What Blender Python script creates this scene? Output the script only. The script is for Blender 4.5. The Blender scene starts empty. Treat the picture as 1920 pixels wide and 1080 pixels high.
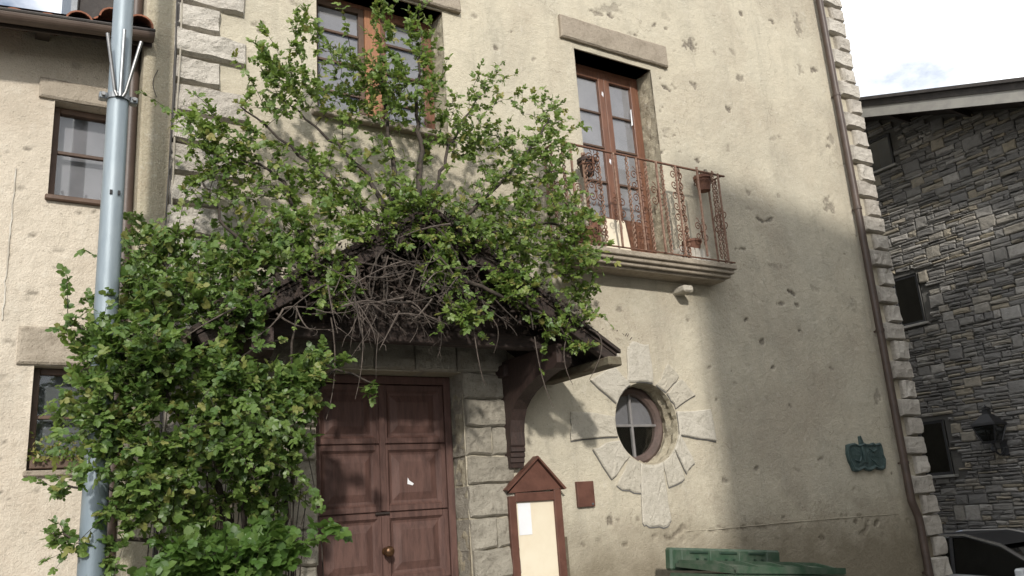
import bpy, math, random
import numpy as np
from mathutils import Vector, Matrix
R = math.radians
random.seed(7); rng = np.random.default_rng(7)
scene = bpy.context.scene
col = scene.collection

# ------------------------------------------------------------------ camera
cam_d = bpy.data.cameras.new('camera'); cam = bpy.data.objects.new('camera', cam_d); col.objects.link(cam)
YAW, PITCH, ROLL = R(33.13), R(14.93), R(-4.03)
fw = Vector((math.sin(YAW)*math.cos(PITCH), math.cos(YAW)*math.cos(PITCH), math.sin(PITCH)))
rt = Vector((math.cos(YAW), -math.sin(YAW), 0)); up = rt.cross(fw)
r2 = rt*math.cos(ROLL) + up*math.sin(ROLL); u2 = up*math.cos(ROLL) - rt*math.sin(ROLL)
M = Matrix((r2, u2, -fw)).transposed().to_4x4(); M.translation = Vector((0, -7, 1.7))
cam.matrix_world = M
cam_d.sensor_width = 36; cam_d.lens = 1583.6/1920*36; cam_d.clip_end = 2000; cam_d.clip_start = .05
scene.camera = cam

# ------------------------------------------------------------------ sky and sun
SUN = Vector((-.46, -1, .56)).normalized()          # towards the sun
elev = math.asin(SUN.z); azim = math.atan2(SUN.x, SUN.y)
w = bpy.data.worlds.new('World'); scene.world = w; w.use_nodes = True
nt = w.node_tree; nt.nodes.clear()
def wn(t, **k):
    n = nt.nodes.new(t)
    for a, b in k.items(): setattr(n, a, b)
    return n
sky = wn('ShaderNodeTexSky', sky_type='NISHITA', sun_disc=False, sun_elevation=elev, sun_rotation=azim, altitude=900)
tc = wn('ShaderNodeTexCoord'); mp = wn('ShaderNodeMapping'); mp.inputs['Location'].default_value = (1.35, .2, .4); mp.inputs['Scale'].default_value = (1, 1, 1.8)
no = wn('ShaderNodeTexNoise'); no.inputs['Scale'].default_value = 1.5; no.inputs['Detail'].default_value = 9; no.inputs['Roughness'].default_value = .6
rp = wn('ShaderNodeValToRGB'); rp.color_ramp.elements[0].position = .36; rp.color_ramp.elements[1].position = .53
mx = wn('ShaderNodeMix', data_type='RGBA'); mx.inputs[7].default_value = (19, 19.1, 19.2, 1)
bg = wn('ShaderNodeBackground'); bg.inputs['Strength'].default_value = .118
ou = wn('ShaderNodeOutputWorld')
L = nt.links.new
L(tc.outputs['Generated'], mp.inputs[0]); L(mp.outputs[0], no.inputs['Vector']); L(no.outputs['Fac'], rp.inputs[0]); L(rp.outputs[0], mx.inputs[0])
L(sky.outputs[0], mx.inputs[6]); L(mx.outputs[2], bg.inputs[0]); L(bg.outputs[0], ou.inputs[0])
sd = bpy.data.lights.new('sun', 'SUN'); sd.energy = 3.55; sd.angle = R(2.4); sd.color = (1, .95, .875)
so = bpy.data.objects.new('sun', sd); col.objects.link(so); so.rotation_euler = SUN.to_track_quat('Z', 'Y').to_euler(); so.location = (-20, -40, 30)
vs = scene.view_settings; vs.view_transform = 'Standard'; vs.look = 'None'; vs.exposure = 0; vs.gamma = 1; vs.use_curve_mapping = False
scene.render.engine = 'CYCLES'
cy = scene.cycles; cy.max_bounces = 6; cy.diffuse_bounces = 3; cy.glossy_bounces = 2; cy.transmission_bounces = 4; cy.transparent_max_bounces = 8

# ------------------------------------------------------------------ materials
MATS = {}
class NB:
    def __init__(s, name):
        s.m = bpy.data.materials.new(name); s.m.use_nodes = True; s.t = s.m.node_tree; s.t.nodes.clear(); s.name = name
        s.out = s.t.nodes.new('ShaderNodeOutputMaterial'); s.b = s.t.nodes.new('ShaderNodeBsdfPrincipled')
        s.t.links.new(s.b.outputs[0], s.out.inputs[0]); MATS[name] = s.m
        s.tc = s.t.nodes.new('ShaderNodeTexCoord'); g = s.t.nodes.new('ShaderNodeNewGeometry'); s.pos = g.outputs['Position']
    def link(s, a, b): s.t.links.new(a, b)
    def noise(s, scale, detail=4, rough=.55, vec=None, stretch=None, dist=0):
        n = s.t.nodes.new('ShaderNodeTexNoise'); n.inputs['Scale'].default_value = scale; n.inputs['Detail'].default_value = detail; n.inputs['Roughness'].default_value = rough
        n.inputs['Distortion'].default_value = dist
        v = vec or s.pos
        if stretch:
            m = s.t.nodes.new('ShaderNodeMapping'); m.inputs['Scale'].default_value = stretch; s.link(v, m.inputs[0]); v = m.outputs[0]
        s.link(v, n.inputs['Vector']); return n.outputs['Fac']
    def ramp(s, fac, a, b, ca=(0, 0, 0, 1), cb=(1, 1, 1, 1)):
        n = s.t.nodes.new('ShaderNodeValToRGB'); e = n.color_ramp.elements; e[0].position = a; e[1].position = b; e[0].color = ca; e[1].color = cb
        s.link(fac, n.inputs[0]); return n.outputs[0]
    def mix(s, fac, a, b, mode='MIX'):
        n = s.t.nodes.new('ShaderNodeMix'); n.data_type = 'RGBA'; n.blend_type = mode
        for k, v in ((0, fac), (6, a), (7, b)):
            if isinstance(v, (int, float)): n.inputs[k].default_value = v
            elif isinstance(v, tuple): n.inputs[k].default_value = (*v[:3], 1)
            else: s.link(v, n.inputs[k])
        return n.outputs[2]
    def math(s, op, a, b=0.):
        n = s.t.nodes.new('ShaderNodeMath'); n.operation = op
        for k, v in ((0, a), (1, b)):
            if isinstance(v, (int, float)): n.inputs[k].default_value = v
            else: s.link(v, n.inputs[k])
        return n.outputs[0]
    def attr(s, name):
        n = s.t.nodes.new('ShaderNodeAttribute'); n.attribute_name = name; return n.outputs['Fac']
    def orand(s): return s.t.nodes.new('ShaderNodeObjectInfo').outputs['Random']
    def bump(s, h, strength=.4, dist=.02):
        n = s.t.nodes.new('ShaderNodeBump'); n.inputs['Strength'].default_value = strength; n.inputs['Distance'].default_value = dist
        s.link(h, n.inputs['Height']); s.link(n.outputs[0], s.b.inputs['Normal'])
    def done(s, c, rough=.8, metal=0., spec=None):
        if isinstance(c, tuple): s.b.inputs['Base Color'].default_value = (*c[:3], 1)
        else: s.link(c, s.b.inputs['Base Color'])
        if isinstance(rough, (int, float)): s.b.inputs['Roughness'].default_value = rough
        else: s.link(rough, s.b.inputs['Roughness'])
        s.b.inputs['Metallic'].default_value = metal
        if spec is not None: s.b.inputs['Specular IOR Level'].default_value = spec
        return s.m

def plaster(name, c1, c2, c3, damp=True):
    n = NB(name)
    c = n.mix(n.ramp(n.noise(.9, 5, .6), .38, .66), c1, c2)
    c = n.mix(n.math('MULTIPLY', n.ramp(n.noise(.55, 7, .7, dist=.6), .47, .65), .65), c, (c3[0]*1.06, c3[1]*1.0, c3[2]*.98))
    vo = n.t.nodes.new('ShaderNodeTexVoronoi'); vo.feature = 'DISTANCE_TO_EDGE'; vo.inputs['Scale'].default_value = .75
    wv = n.t.nodes.new('ShaderNodeVectorMath'); wv.operation = 'ADD'; wn_ = n.t.nodes.new('ShaderNodeTexNoise'); wn_.inputs['Scale'].default_value = 2.5; wn_.inputs['Detail'].default_value = 5; n.link(n.pos, wn_.inputs['Vector']); n.link(n.pos, wv.inputs[0]); n.link(wn_.outputs['Color'], wv.inputs[1]); n.link(wv.outputs[0], vo.inputs['Vector'])
    crack = n.math('MULTIPLY', n.ramp(vo.outputs['Distance'], .001, .006, (1, 1, 1, 1), (0, 0, 0, 1)), n.ramp(n.noise(.8, 2), .52, .6))
    c = n.mix(n.math('MULTIPLY', crack, .6), c, (.2, .17, .13))
    c = n.mix(n.math('MULTIPLY', n.ramp(n.noise(2.7, 7, .65), .50, .72), .55), c, c3)
    c = n.mix(n.math('MULTIPLY', n.ramp(n.noise(3.6, 6, .72, stretch=(1, 1, .14)), .52, .70), .42), c, (c3[0]*.8, c3[1]*.8, c3[2]*.82))
    c = n.mix(n.math('MULTIPLY', n.ramp(n.noise(15, 5, .75, stretch=(1, 1, 1.8)), .615, .68), .62), c, (.20, .175, .14))      # small dark chips
    c = n.mix(n.math('MULTIPLY', n.ramp(n.noise(38, 4, .75, stretch=(1, 1, 1.5)), .60, .70), .55), c, (.23, .20, .155))
    c = n.mix(n.math('MULTIPLY', n.ramp(n.noise(7, 6, .7), .57, .70), .30), c, (.64, .60, .52))
    c = n.mix(n.math('MULTIPLY', n.ramp(n.noise(60, 3, .6), .5, .8), .3), c, (.72, .68, .58))
    c = n.mix(n.attr('pit'), c, n.mix(n.ramp(n.noise(40, 4, .6), .4, .6), (.13, .112, .09), (.25, .22, .175)))
    if damp:      # rough bare band under the old ledge line and grime near the street
        z = n.t.nodes.new('ShaderNodeSeparateXYZ'); n.link(n.pos, z.inputs[0])
        d = n.math('ADD', z.outputs[2], n.math('MULTIPLY', n.math('SUBTRACT', n.noise(2.2, 6, .65), .5), 1.1))
        c = n.mix(n.math('MULTIPLY', n.ramp(n.math('MULTIPLY', d, .5), .50, .88, (1, 1, 1, 1), (0, 0, 0, 1)), .9), c, (.20, .17, .12))
    h = n.math('ADD', n.noise(14, 6, .66), n.math('MULTIPLY', n.noise(75, 4, .6), .45))
    n.bump(h, .6, .035)
    return n.done(c, .92, spec=.2)
plaster('plaster', (.515, .465, .36), (.47, .432, .342), (.345, .315, .248))
plaster('plaster_left', (.535, .47, .38), (.57, .51, .42), (.41, .36, .285), False)
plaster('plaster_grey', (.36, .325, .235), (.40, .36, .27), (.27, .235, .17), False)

def stone(name, c1, c2, c3, bs=.7, sc=1.):
    n = NB(name); r = n.attr('rnd')
    c = n.mix(n.ramp(r, .1, .9), c1, c2)
    c = n.mix(n.math('MULTIPLY', n.ramp(n.noise(9*sc, 6, .65), .48, .7), .7), c, c3)
    c = n.mix(n.math('MULTIPLY', n.ramp(n.noise(45*sc, 4, .7), .58, .70), .6), c, (c3[0]*.45, c3[1]*.43, c3[2]*.4))
    n.bump(n.math('ADD', n.noise(18*sc, 7, .7), n.math('MULTIPLY', n.noise(80*sc, 3, .6), .3)), bs, .04)
    return n.done(c, .9, spec=.2)
stone('quoin_stone', (.47, .43, .375), (.58, .54, .475), (.36, .325, .28), 1.)
stone('lintel_stone', (.30, .255, .20), (.37, .32, .255), (.215, .18, .135), .6)
stone('ashlar', (.30, .275, .225), (.38, .35, .29), (.20, .18, .145), .8)
stone('voussoir_stone', (.475, .435, .355), (.52, .485, .415), (.38, .35, .285), .7)
def rubble(name):
    n = NB(name); r = n.attr('rnd')
    cr = n.t.nodes.new('ShaderNodeValToRGB'); e = cr.color_ramp.elements; e[0].color = (.18, .174, .166, 1); e[1].position = 1; e[1].color = (.38, .36, .33, 1)
    for p_, c_ in ((.35, (.215, .207, .195)), (.6, (.26, .248, .228)), (.75, (.31, .27, .20)), (.84, (.32, .31, .295)), (.93, (.36, .315, .24))):
        k = e.new(p_); k.color = (*c_, 1)
    n.link(r, cr.inputs[0])
    c = n.mix(n.math('MULTIPLY', n.ramp(n.noise(14, 6, .65), .45, .7), .5), cr.outputs[0], (.15, .142, .13))
    n.bump(n.noise(25, 6, .7), .6, .03)
    return n.done(c, .9, spec=.2)
rubble('rubble')
n = NB('mortar_dark'); n.bump(n.noise(40, 4), .5, .02); n.done(n.mix(n.noise(3, 5), (.10, .097, .09), (.15, .145, .135)), .95)

def simple(name, c1, c2, rough=.6, sc=8, bump=.15, bsc=60, metal=0, stretch=None, spec=None, lo=.4, hi=.62):
    n = NB(name); c = n.mix(n.ramp(n.noise(sc, 6, .65, vec=n.tc.outputs['Object'] if stretch else None, stretch=stretch), lo, hi), c1, c2)
    if bump: n.bump(n.noise(bsc, 5, .65, vec=n.tc.outputs['Object'] if stretch else None, stretch=stretch), bump, .02)
    return n.done(c, rough, metal, spec)
simple('door_paint', (.118, .064, .052), (.074, .040, .033), .6, 4, .25, 30, stretch=(5, 5, .8), spec=.35)
simple('brown_paint', (.125, .058, .042), (.09, .041, .03), .5, 7, .12, 40, spec=.3)
simple('window_wood', (.18, .082, .048), (.125, .056, .034), .45, 6, .15, 40, stretch=(8, 8, 1))
simple('window_wood_bright', (.33, .15, .072), (.25, .11, .055), .5, 6, .15, 40, stretch=(8, 8, 1))
simple('old_frame', (.11, .065, .042), (.075, .045, .03), .6, 6, .15, 40)
simple('dark_wood', (.022, .015, .012), (.042, .026, .02), .75, 9, .5, 30, stretch=(1.5, 6, 6))
simple('bracket_wood', (.030, .018, .015), (.05, .028, .022), .65, 9, .4, 30, stretch=(6, 6, 1))
simple('mossy_wood', (.13, .115, .075), (.10, .075, .05), .85, 12, .5, 40)
simple('grey_paint', (.22, .21, .205), (.17, .16, .155), .6, 9, .1, 50)
simple('pale_board', (.52, .49, .43), (.38, .34, .28), .7, 9, .15, 50)
simple('rust_iron', (.17, .075, .04), (.09, .045, .03), .75, 30, .3, 120)
simple('rust_light', (.27, .175, .125), (.17, .085, .055), .7, 26, .3, 120)
simple('pipe_brown', (.062, .044, .036), (.085, .06, .048), .45, 4, .1, 30, spec=.4)
simple('gutter_brown', (.085, .058, .045), (.11, .08, .062), .5, 3, .1, 30)
simple('galvanised', (.165, .205, .235), (.24, .28, .305), .5, 3.5, .12, 25, metal=.25, stretch=(1, 1, .25))
simple('galv_dark', (.18, .195, .205), (.24, .25, .26), .4, 9, .05, 40, metal=.6)
simple('bright_steel', (.24, .24, .24), (.19, .19, .19), .4, 9, .05, 40, metal=.9)
simple('bin_green', (.032, .068, .040), (.075, .098, .072), .5, 6, .08, 60, spec=.4)
simple('bin_dark', (.012, .03, .018), (.016, .04, .024), .6, 5, .08, 60)
simple('rubber', (.02, .02, .02), (.03, .03, .03), .8, 5, .1, 60)
simple('car_white', (.66, .68, .70), (.62, .64, .66), .2, 2, 0, spec=.6)
simple('chrome', (.55, .55, .55), (.5, .5, .5), .25, 2, 0, metal=.9)
simple('plaque_green', (.035, .062, .060), (.06, .092, .088), .45, 16, .4, 40, spec=.5)
simple('cream_panel', (.66, .58, .44), (.70, .63, .49), .7, 3, .05, 60)
simple('paper', (.74, .75, .77), (.7, .71, .73), .8, 5, .05, 60)
simple('terracotta', (.20, .095, .06), (.14, .065, .042), .8, 14, .3, 60)
simple('roof_tile', (.38, .15, .085), (.27, .115, .07), .85, 6, .3, 40)
simple('roof_dark', (.045, .04, .038), (.07, .062, .056), .8, 6, .3, 40)
simple('fascia_grey', (.34, .33, .30), (.28, .27, .25), .7, 5, .15, 40)
simple('soffit_wood', (.05, .035, .027), (.035, .026, .02), .8, 6, .2, 40)
simple('dark_metal', (.022, .022, .024), (.03, .03, .032), .5, 6, .1, 40)
simple('brass', (.16, .085, .04), (.10, .055, .03), .35, 20, .1, 60, metal=.7)
simple('asphalt', (.05, .05, .05), (.065, .063, .06), .9, 3, .5, 120)
simple('paving', (.26, .245, .22), (.21, .2, .18), .9, 3, .4, 60)
simple('dead_litter', (.040, .026, .019), (.018, .013, .010), .95, 9, .3, 40)
simple('bark', (.032, .025, .020), (.06, .046, .035), .9, 18, .6, 60)
simple('dead_twig', (.115, .092, .076), (.062, .048, .038), .9, 18, .3, 60)
simple('blue_reflection', (.14, .25, .48), (.11, .20, .40), .8, 3, 0)
simple('curtain', (.315, .30, .315), (.25, .24, .25), .9, 2.5, .1, 20)
simple('curtain_mid', (.22, .21, .225), (.165, .16, .17), .9, 2.5, .1, 20)
simple('frame_dull', (.115, .078, .066), (.08, .055, .046), .6, 9, .2, 50)
simple('curtain_dark', (.15, .155, .165), (.11, .115, .12), .9, 2.5, .1, 20)
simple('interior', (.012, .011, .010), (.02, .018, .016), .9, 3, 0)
simple('cable', (.035, .03, .028), (.05, .045, .04), .7, 5, 0)
simple('cable_pale', (.34, .31, .25), (.28, .25, .2), .7, 5, 0)
def glass(name, tint, refl):
    n = NB(name); g = n.t.nodes.new('ShaderNodeBsdfGlossy'); g.inputs['Roughness'].default_value = .04; t = n.t.nodes.new('ShaderNodeBsdfTransparent'); t.inputs[0].default_value = (*tint, 1)
    f = n.t.nodes.new('ShaderNodeLayerWeight'); f.inputs[0].default_value = .5; fr = n.math('MULTIPLY', n.math('POWER', f.outputs['Facing'], 4.), .85)
    m = n.t.nodes.new('ShaderNodeMixShader'); n.link(n.math('ADD', fr, refl), m.inputs[0]); n.link(t.outputs[0], m.inputs[1]); n.link(g.outputs[0], m.inputs[2]); n.link(m.outputs[0], n.out.inputs[0])
glass('glass', (.95, .96, .96), .05)
glass('glass_dark', (.35, .38, .40), .09)
def leafmat(name, c1, c2, c3):
    n = NB(name); r = n.math('FRACT', n.math('ADD', n.attr('rnd'), n.orand()))
    c = n.mix(n.ramp(r, 0, .85), c1, c2); c = n.mix(n.ramp(r, .84, .97), c, c3)
    c = n.mix(n.math('MULTIPLY', n.ramp(n.noise(3, 3), .4, .65), .35), c, c1)
    n.done(c, .42, spec=.45)
    t = n.t.nodes.new('ShaderNodeBsdfTranslucent'); n.link(n.mix(.5, c, (.14, .20, .02), 'ADD'), t.inputs[0])
    m = n.t.nodes.new('ShaderNodeMixShader'); m.inputs[0].default_value = .38; n.link(n.b.outputs[0], m.inputs[1]); n.link(t.outputs[0], m.inputs[2]); n.link(m.outputs[0], n.out.inputs[0])
leafmat('leaf', (.058, .115, .026), (.165, .240, .060), (.24, .24, .075))
leafmat('leaf_rose', (.078, .140, .028), (.205, .280, .064), (.28, .25, .08))
leafmat('leaf_bright', (.055, .115, .024), (.11, .19, .042), (.12, .18, .05))

# ------------------------------------------------------------------ geometry helpers
def link(name, me, parent=None, mat=None, smooth=False):
    o = bpy.data.objects.new(name, me); col.objects.link(o)
    if parent: o.parent = parent
    if mat and not me.materials: me.materials.append(MATS[mat])
    if smooth: me.shade_smooth()
    return o
def tag(o, label=None, cat=None, group=None, kind=None):
    if label: o['label'] = label
    if cat: o['category'] = cat
    if group: o['group'] = group
    if kind: o['kind'] = kind
    return o
def empty(name, loc=(0, 0, 0)):
    o = bpy.data.objects.new(name, None); col.objects.link(o); o.location = loc; o.empty_display_size = .2; return o
class MB:
    """collects shapes; build() links them as one mesh object (coordinates given in the parent's space)"""
    def __init__(s): s.v = []; s.f = []; s.n = 0
    def add(s, v, f):
        s.v.append(np.asarray(v, float).reshape(-1, 3)); s.f += [tuple(i+s.n for i in q) for q in f]; s.n += len(s.v[-1]); return s
    def box(s, x0, x1, y0, y1, z0, z1, b=0.):
        if b <= 0:
            v = [(x, y, z) for x in (x0, x1) for y in (y0, y1) for z in (z0, z1)]
            return s.add(v, [(0, 1, 3, 2), (4, 6, 7, 5), (0, 4, 5, 1), (2, 3, 7, 6), (0, 2, 6, 4), (1, 5, 7, 3)])
        c = np.array([(x0+x1)/2, (y0+y1)/2, (z0+z1)/2]); h = np.array([x1-x0, y1-y0, z1-z0])/2; b = min(b, h.min()*.45)
        v = []; idx = {}
        for sx in (-1, 1):
            for sy in (-1, 1):
                for sz in (-1, 1):
                    for ax in range(3):
                        q = h - b; q[ax] = h[ax]; idx[sx, sy, sz, ax] = len(v); v.append(c + q*np.array((sx, sy, sz)))
        f = []
        for ax in range(3):
            a1, a2 = (ax+1) % 3, (ax+2) % 3
            for sg in (-1, 1):
                quad = []
                for p_, q_ in ((-1, -1), (1, -1), (1, 1), (-1, 1)):
                    k = [0, 0, 0]; k[ax] = sg; k[a1] = p_; k[a2] = q_; quad.append(idx[(*k, ax)])
                f.append(tuple(quad if sg > 0 else quad[::-1]))
            for p_ in (-1, 1):
                for q_ in (-1, 1):      # edge along ax
                    k0 = [0, 0, 0]; k1 = [0, 0, 0]; k0[ax] = -1; k1[ax] = 1; k0[a1] = k1[a1] = p_; k0[a2] = k1[a2] = q_
                    e = (idx[(*k0, a1)], idx[(*k1, a1)], idx[(*k1, a2)], idx[(*k0, a2)])
                    f.append(e if p_*q_ < 0 else e[::-1])
        for sx in (-1, 1):
            for sy in (-1, 1):
                for sz in (-1, 1):
                    t = tuple(idx[sx, sy, sz, a] for a in range(3)); f.append(t if sx*sy*sz > 0 else t[::-1])
        return s.add(v, f)
    def tube(s, pts, r, k=8, cap=True, twist=0.):
        P = np.asarray(pts, float); N = len(P); r = np.broadcast_to(r, (N,))
        T = np.gradient(P, axis=0); T /= np.linalg.norm(T, axis=1)[:, None] + 1e-9
        ref = np.array((0, 0, 1.)) if abs(T[0] @ (0, 0, 1)) < .9 else np.array((1., 0, 0))
        u = np.cross(T[0], ref); u /= np.linalg.norm(u); v = []
        for i in range(N):
            u = u - T[i]*(u @ T[i]); u /= np.linalg.norm(u) + 1e-9; wv = np.cross(T[i], u)
            a = np.arange(k)*2*math.pi/k + twist*i
            v.append(P[i] + r[i]*(np.cos(a)[:, None]*u + np.sin(a)[:, None]*wv))
        f = [(i*k+j, i*k+(j+1) % k, (i+1)*k+(j+1) % k, (i+1)*k+j) for i in range(N-1) for j in range(k)]
        if cap: f += [tuple(range(k))[::-1], tuple((N-1)*k+j for j in range(k))]
        return s.add(np.concatenate(v), f)
    def prism(s, poly, y0, y1):          # polygon in x,z (counter-clockwise seen from -y), extruded y0 (front) .. y1
        n_ = len(poly); v = [(x, y0, z) for x, z in poly] + [(x, y1, z) for x, z in poly]
        f = [tuple(range(n_)), tuple(range(2*n_-1, n_-1, -1))] + [((i+1) % n_, i, n_+i, n_+(i+1) % n_) for i in range(n_)]
        return s.add(v, f)
    def prismx(s, poly, x0, x1):         # polygon in y,z extruded along x
        n_ = len(poly); v = [(x0, y, z) for y, z in poly] + [(x1, y, z) for y, z in poly]
        f = [tuple(range(n_))[::-1], tuple(range(n_, 2*n_))] + [(i, (i+1) % n_, n_+(i+1) % n_, n_+i) for i in range(n_)]
        return s.add(v, f)
    def lathe(s, prof, c, k=16):         # profile (r,z) around a vertical axis at c
        N = len(prof); a = np.arange(k)*2*math.pi/k; v = []
        for r_, z in prof: v.append(np.stack([c[0]+r_*np.cos(a), c[1]+r_*np.sin(a), np.full(k, c[2]+z)], 1))
        f = [(i*k+j, i*k+(j+1) % k, (i+1)*k+(j+1) % k, (i+1)*k+j) for i in range(N-1) for j in range(k)]
        f += [tuple(range(k))[::-1], tuple((N-1)*k+j for j in range(k))]
        return s.add(np.concatenate(v), f)
    def build(s, name, mat, parent=None, smooth=False, rnd=None, base=None):
        me = bpy.data.meshes.new(name); V = np.concatenate(s.v) if s.v else np.zeros((0, 3))
        if base is not None: V = V - np.asarray(base)
        me.from_pydata(V.tolist(), [], s.f); me.update()
        if rnd is not None:
            a = me.attributes.new('rnd', 'FLOAT', 'POINT'); a.data.foreach_set('value', np.broadcast_to(np.asarray(rnd, np.float32), (len(V),)).copy())
        o = link(name, me, parent, mat, smooth)
        if base is not None: o.location = base
        return o
LAT = rng.random((128, 128))
def vnoise(x, z, s, seed=0):
    x = np.asarray(x)*s + seed*17.3; z = np.asarray(z)*s + seed*9.1; i = np.floor(x).astype(int); j = np.floor(z).astype(int)
    fx = x-i; fz = z-j; fx = fx*fx*(3-2*fx); fz = fz*fz*(3-2*fz); g = lambda a, b: LAT[a % 128, b % 128]
    return (g(i, j)*(1-fx)+g(i+1, j)*fx)*(1-fz) + (g(i, j+1)*(1-fx)+g(i+1, j+1)*fx)*fz
def fbm(x, z, s, seed=0, o=4): return sum(vnoise(x, z, s*2**k, seed+k)*.5**k for k in range(o))/(2-.5**(o-1)) - .5
def rough_stone(name, x0, x1, z0, z1, yf, yb, mat, parent, nx=8, nz=5, amp=.02, edge=.02, seed=0, rnd=.5, jit=.006):
    """a dressed stone: uneven front face (towards -y), rounded arrises, straight skirts back into the wall"""
    g = np.linspace(0, 1, nx+1); h = np.linspace(0, 1, nz+1)
    ex = min(.018/(x1-x0), .2); ez = min(.018/(z1-z0), .2); g[1] = ex; g[-2] = 1-ex; h[1] = ez; h[-2] = 1-ez
    G, H = np.meshgrid(g, h); X = x0+(x1-x0)*G; Z = z0+(z1-z0)*H
    X = X + (fbm(Z*1., X, 5, seed+3, 2))*jit*2; Z = Z + (fbm(X, Z, 5, seed+5, 2))*jit*2
    Y = np.full_like(X, yf) + fbm(X, Z, 7, seed, 4)*amp*2
    bd = np.zeros_like(X); bd[0] = bd[-1] = 1; bd[:, 0] = bd[:, -1] = 1
    Y = Y + bd*edge; n_ = (nx+1)
    v = np.stack([X, Y, Z], -1).reshape(-1, 3).tolist()
    f = [(j*n_+i, j*n_+i+1, (j+1)*n_+i+1, (j+1)*n_+i) for j in range(nz) for i in range(nx)]
    ring = [i for i in range(nx+1)] + [j*n_+nx for j in range(1, nz+1)] + [nz*n_+i for i in range(nx-1, -1, -1)] + [j*n_ for j in range(nz-1, 0, -1)]
    b0 = len(v)
    for q in ring: v.append((v[q][0], yb, v[q][2]))
    m = len(ring); f += [(ring[(i+1) % m], ring[i], b0+i, b0+(i+1) % m) for i in range(m)]
    mb = MB(); mb.add(v, f)
    c = ((x0+x1)/2, yf, (z0+z1)/2)
    o = mb.build(name, mat, parent, rnd=rnd, base=c)
    return o
def grid_wall(name, x0, x1, z0, z1, y, step, openings, circles, pits, mat, parent, amp=.012, nrand=0, seed=0):
    xs = np.linspace(x0, x1, int((x1-x0)/step)+1); zs = np.linspace(z0, z1, int((z1-z0)/step)+1)
    def snap(a, vals):
        a = a.copy()
        for q in vals:
            if a[0] < q < a[-1]: a[np.argmin(abs(a-q))] = q
        return np.sort(a)
    xs = snap(xs, [q for o in openings for q in o[:2]]); zs = snap(zs, [q for o in openings for q in o[2:]])
    X, Z = np.meshgrid(xs, zs); Y = np.full_like(X, y); pit = np.zeros_like(X)
    Y += fbm(X, Z, .8, seed, 3)*amp*2 + fbm(X, Z, 5, seed+9, 4)*amp*.9
    pl = [(a, b, c*.78, d*.78, .016) for a, b, c, d in pits]
    r_ = np.random.default_rng(seed+3)
    for _ in range(nrand):
        s_ = .010 + .02*r_.random()**3; pl.append((r_.uniform(x0, x1), r_.uniform(z0, z1), s_*(1+r_.random()), s_*(.5+.6*r_.random()), .008))
    for (a, b, c, d, dep) in pl:
        i0, i1 = np.searchsorted(xs, (a-c*1.8, a+c*1.8)); j0, j1 = np.searchsorted(zs, (b-d*1.8, b+d*1.8))
        if i1 <= i0 or j1 <= j0: continue
        xx = X[j0:j1, i0:i1]; zz = Z[j0:j1, i0:i1]; t = r_.uniform(-.5, .5); du = (xx-a)*math.cos(t)+(zz-b)*math.sin(t); dv = -(xx-a)*math.sin(t)+(zz-b)*math.cos(t)
        q = np.sqrt((du/c)**2 + (dv/d)**2) + fbm(xx, zz, 18, seed+5, 4)*2.6
        m = np.clip((1.0-q)/.22, 0, 1)*r_.uniform(.25, 1); Y[j0:j1, i0:i1] += m*dep; pit[j0:j1, i0:i1] = np.maximum(pit[j0:j1, i0:i1], m)
    for cx, cz, r0 in circles:
        d = np.hypot(X-cx, Z-cz); near = abs(d-r0) < step*.75
        k = np.where(near, r0/np.maximum(d, 1e-6), 1); X = np.where(near, cx+(X-cx)*k, X); Z = np.where(near, cz+(Z-cz)*k, Z)
    for o in openings:      # keep the edges of openings flat
        e = (X > o[0]-.001) & (X < o[1]+.001) & (Z > o[2]-.001) & (Z < o[3]+.001); Y = np.where(e, y, Y)
    nx, nz = len(xs), len(zs)
    xc = (xs[1:]+xs[:-1])/2; zc = (zs[1:]+zs[:-1])/2; XC, ZC = np.meshgrid(xc, zc); keep = np.ones_like(XC, bool)
    for o in openings: keep &= ~((XC > o[0]) & (XC < o[1]) & (ZC > o[2]) & (ZC < o[3]))
    for cx, cz, r0 in circles: keep &= np.hypot(XC-cx, ZC-cz) > r0
    J, I = np.nonzero(keep); q = np.stack([J*nx+I, J*nx+I+1, (J+1)*nx+I+1, (J+1)*nx+I], 1)
    me = bpy.data.meshes.new(name); V = np.stack([X, Y, Z], -1).reshape(-1, 3)
    me.vertices.add(len(V)); me.vertices.foreach_set('co', V.ravel()); me.loops.add(q.size); me.loops.foreach_set('vertex_index', q.ravel().astype(np.int32))
    me.polygons.add(len(q)); me.polygons.foreach_set('loop_start', np.arange(0, q.size, 4, dtype=np.int32)); me.update(calc_edges=True)
    a = me.attributes.new('pit', 'FLOAT', 'POINT'); a.data.foreach_set('value', pit.ravel().astype(np.float32))
    return link(name, me, parent, mat, True)
def reveal(name, x0, x1, z0, z1, y0, y1, mat, parent, sill=True):
    mb = MB(); mb.add([(x0, y0, z0), (x0, y1, z0), (x0, y1, z1), (x0, y0, z1)], [(0, 1, 2, 3)]); 
    mb.add([(x1, y0, z0), (x1, y1, z0), (x1, y1, z1), (x1, y0, z1)], [(3, 2, 1, 0)]); mb.add([(x0, y0, z1), (x1, y0, z1), (x1, y1, z1), (x0, y1, z1)], [(3, 2, 1, 0)])
    if sill: mb.add([(x0, y0, z0), (x1, y0, z0), (x1, y1, z0), (x0, y1, z0)], [(0, 1, 2, 3)])
    return mb.build(name, mat, parent)
def frame(mb, x0, x1, z0, z1, y0, y1, w_, b=.004):
    mb.box(x0, x0+w_, y0, y1, z0, z1, b); mb.box(x1-w_, x1, y0, y1, z0, z1, b); mb.box(x0+w_, x1-w_, y0+.002, y1-.002, z0, z0+w_, b); mb.box(x0+w_, x1-w_, y0+.002, y1-.002, z1-w_, z1, b)
def gz(x): return 0. if x < 4.5 else max(-.08*(x-4.5), -.6)
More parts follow.
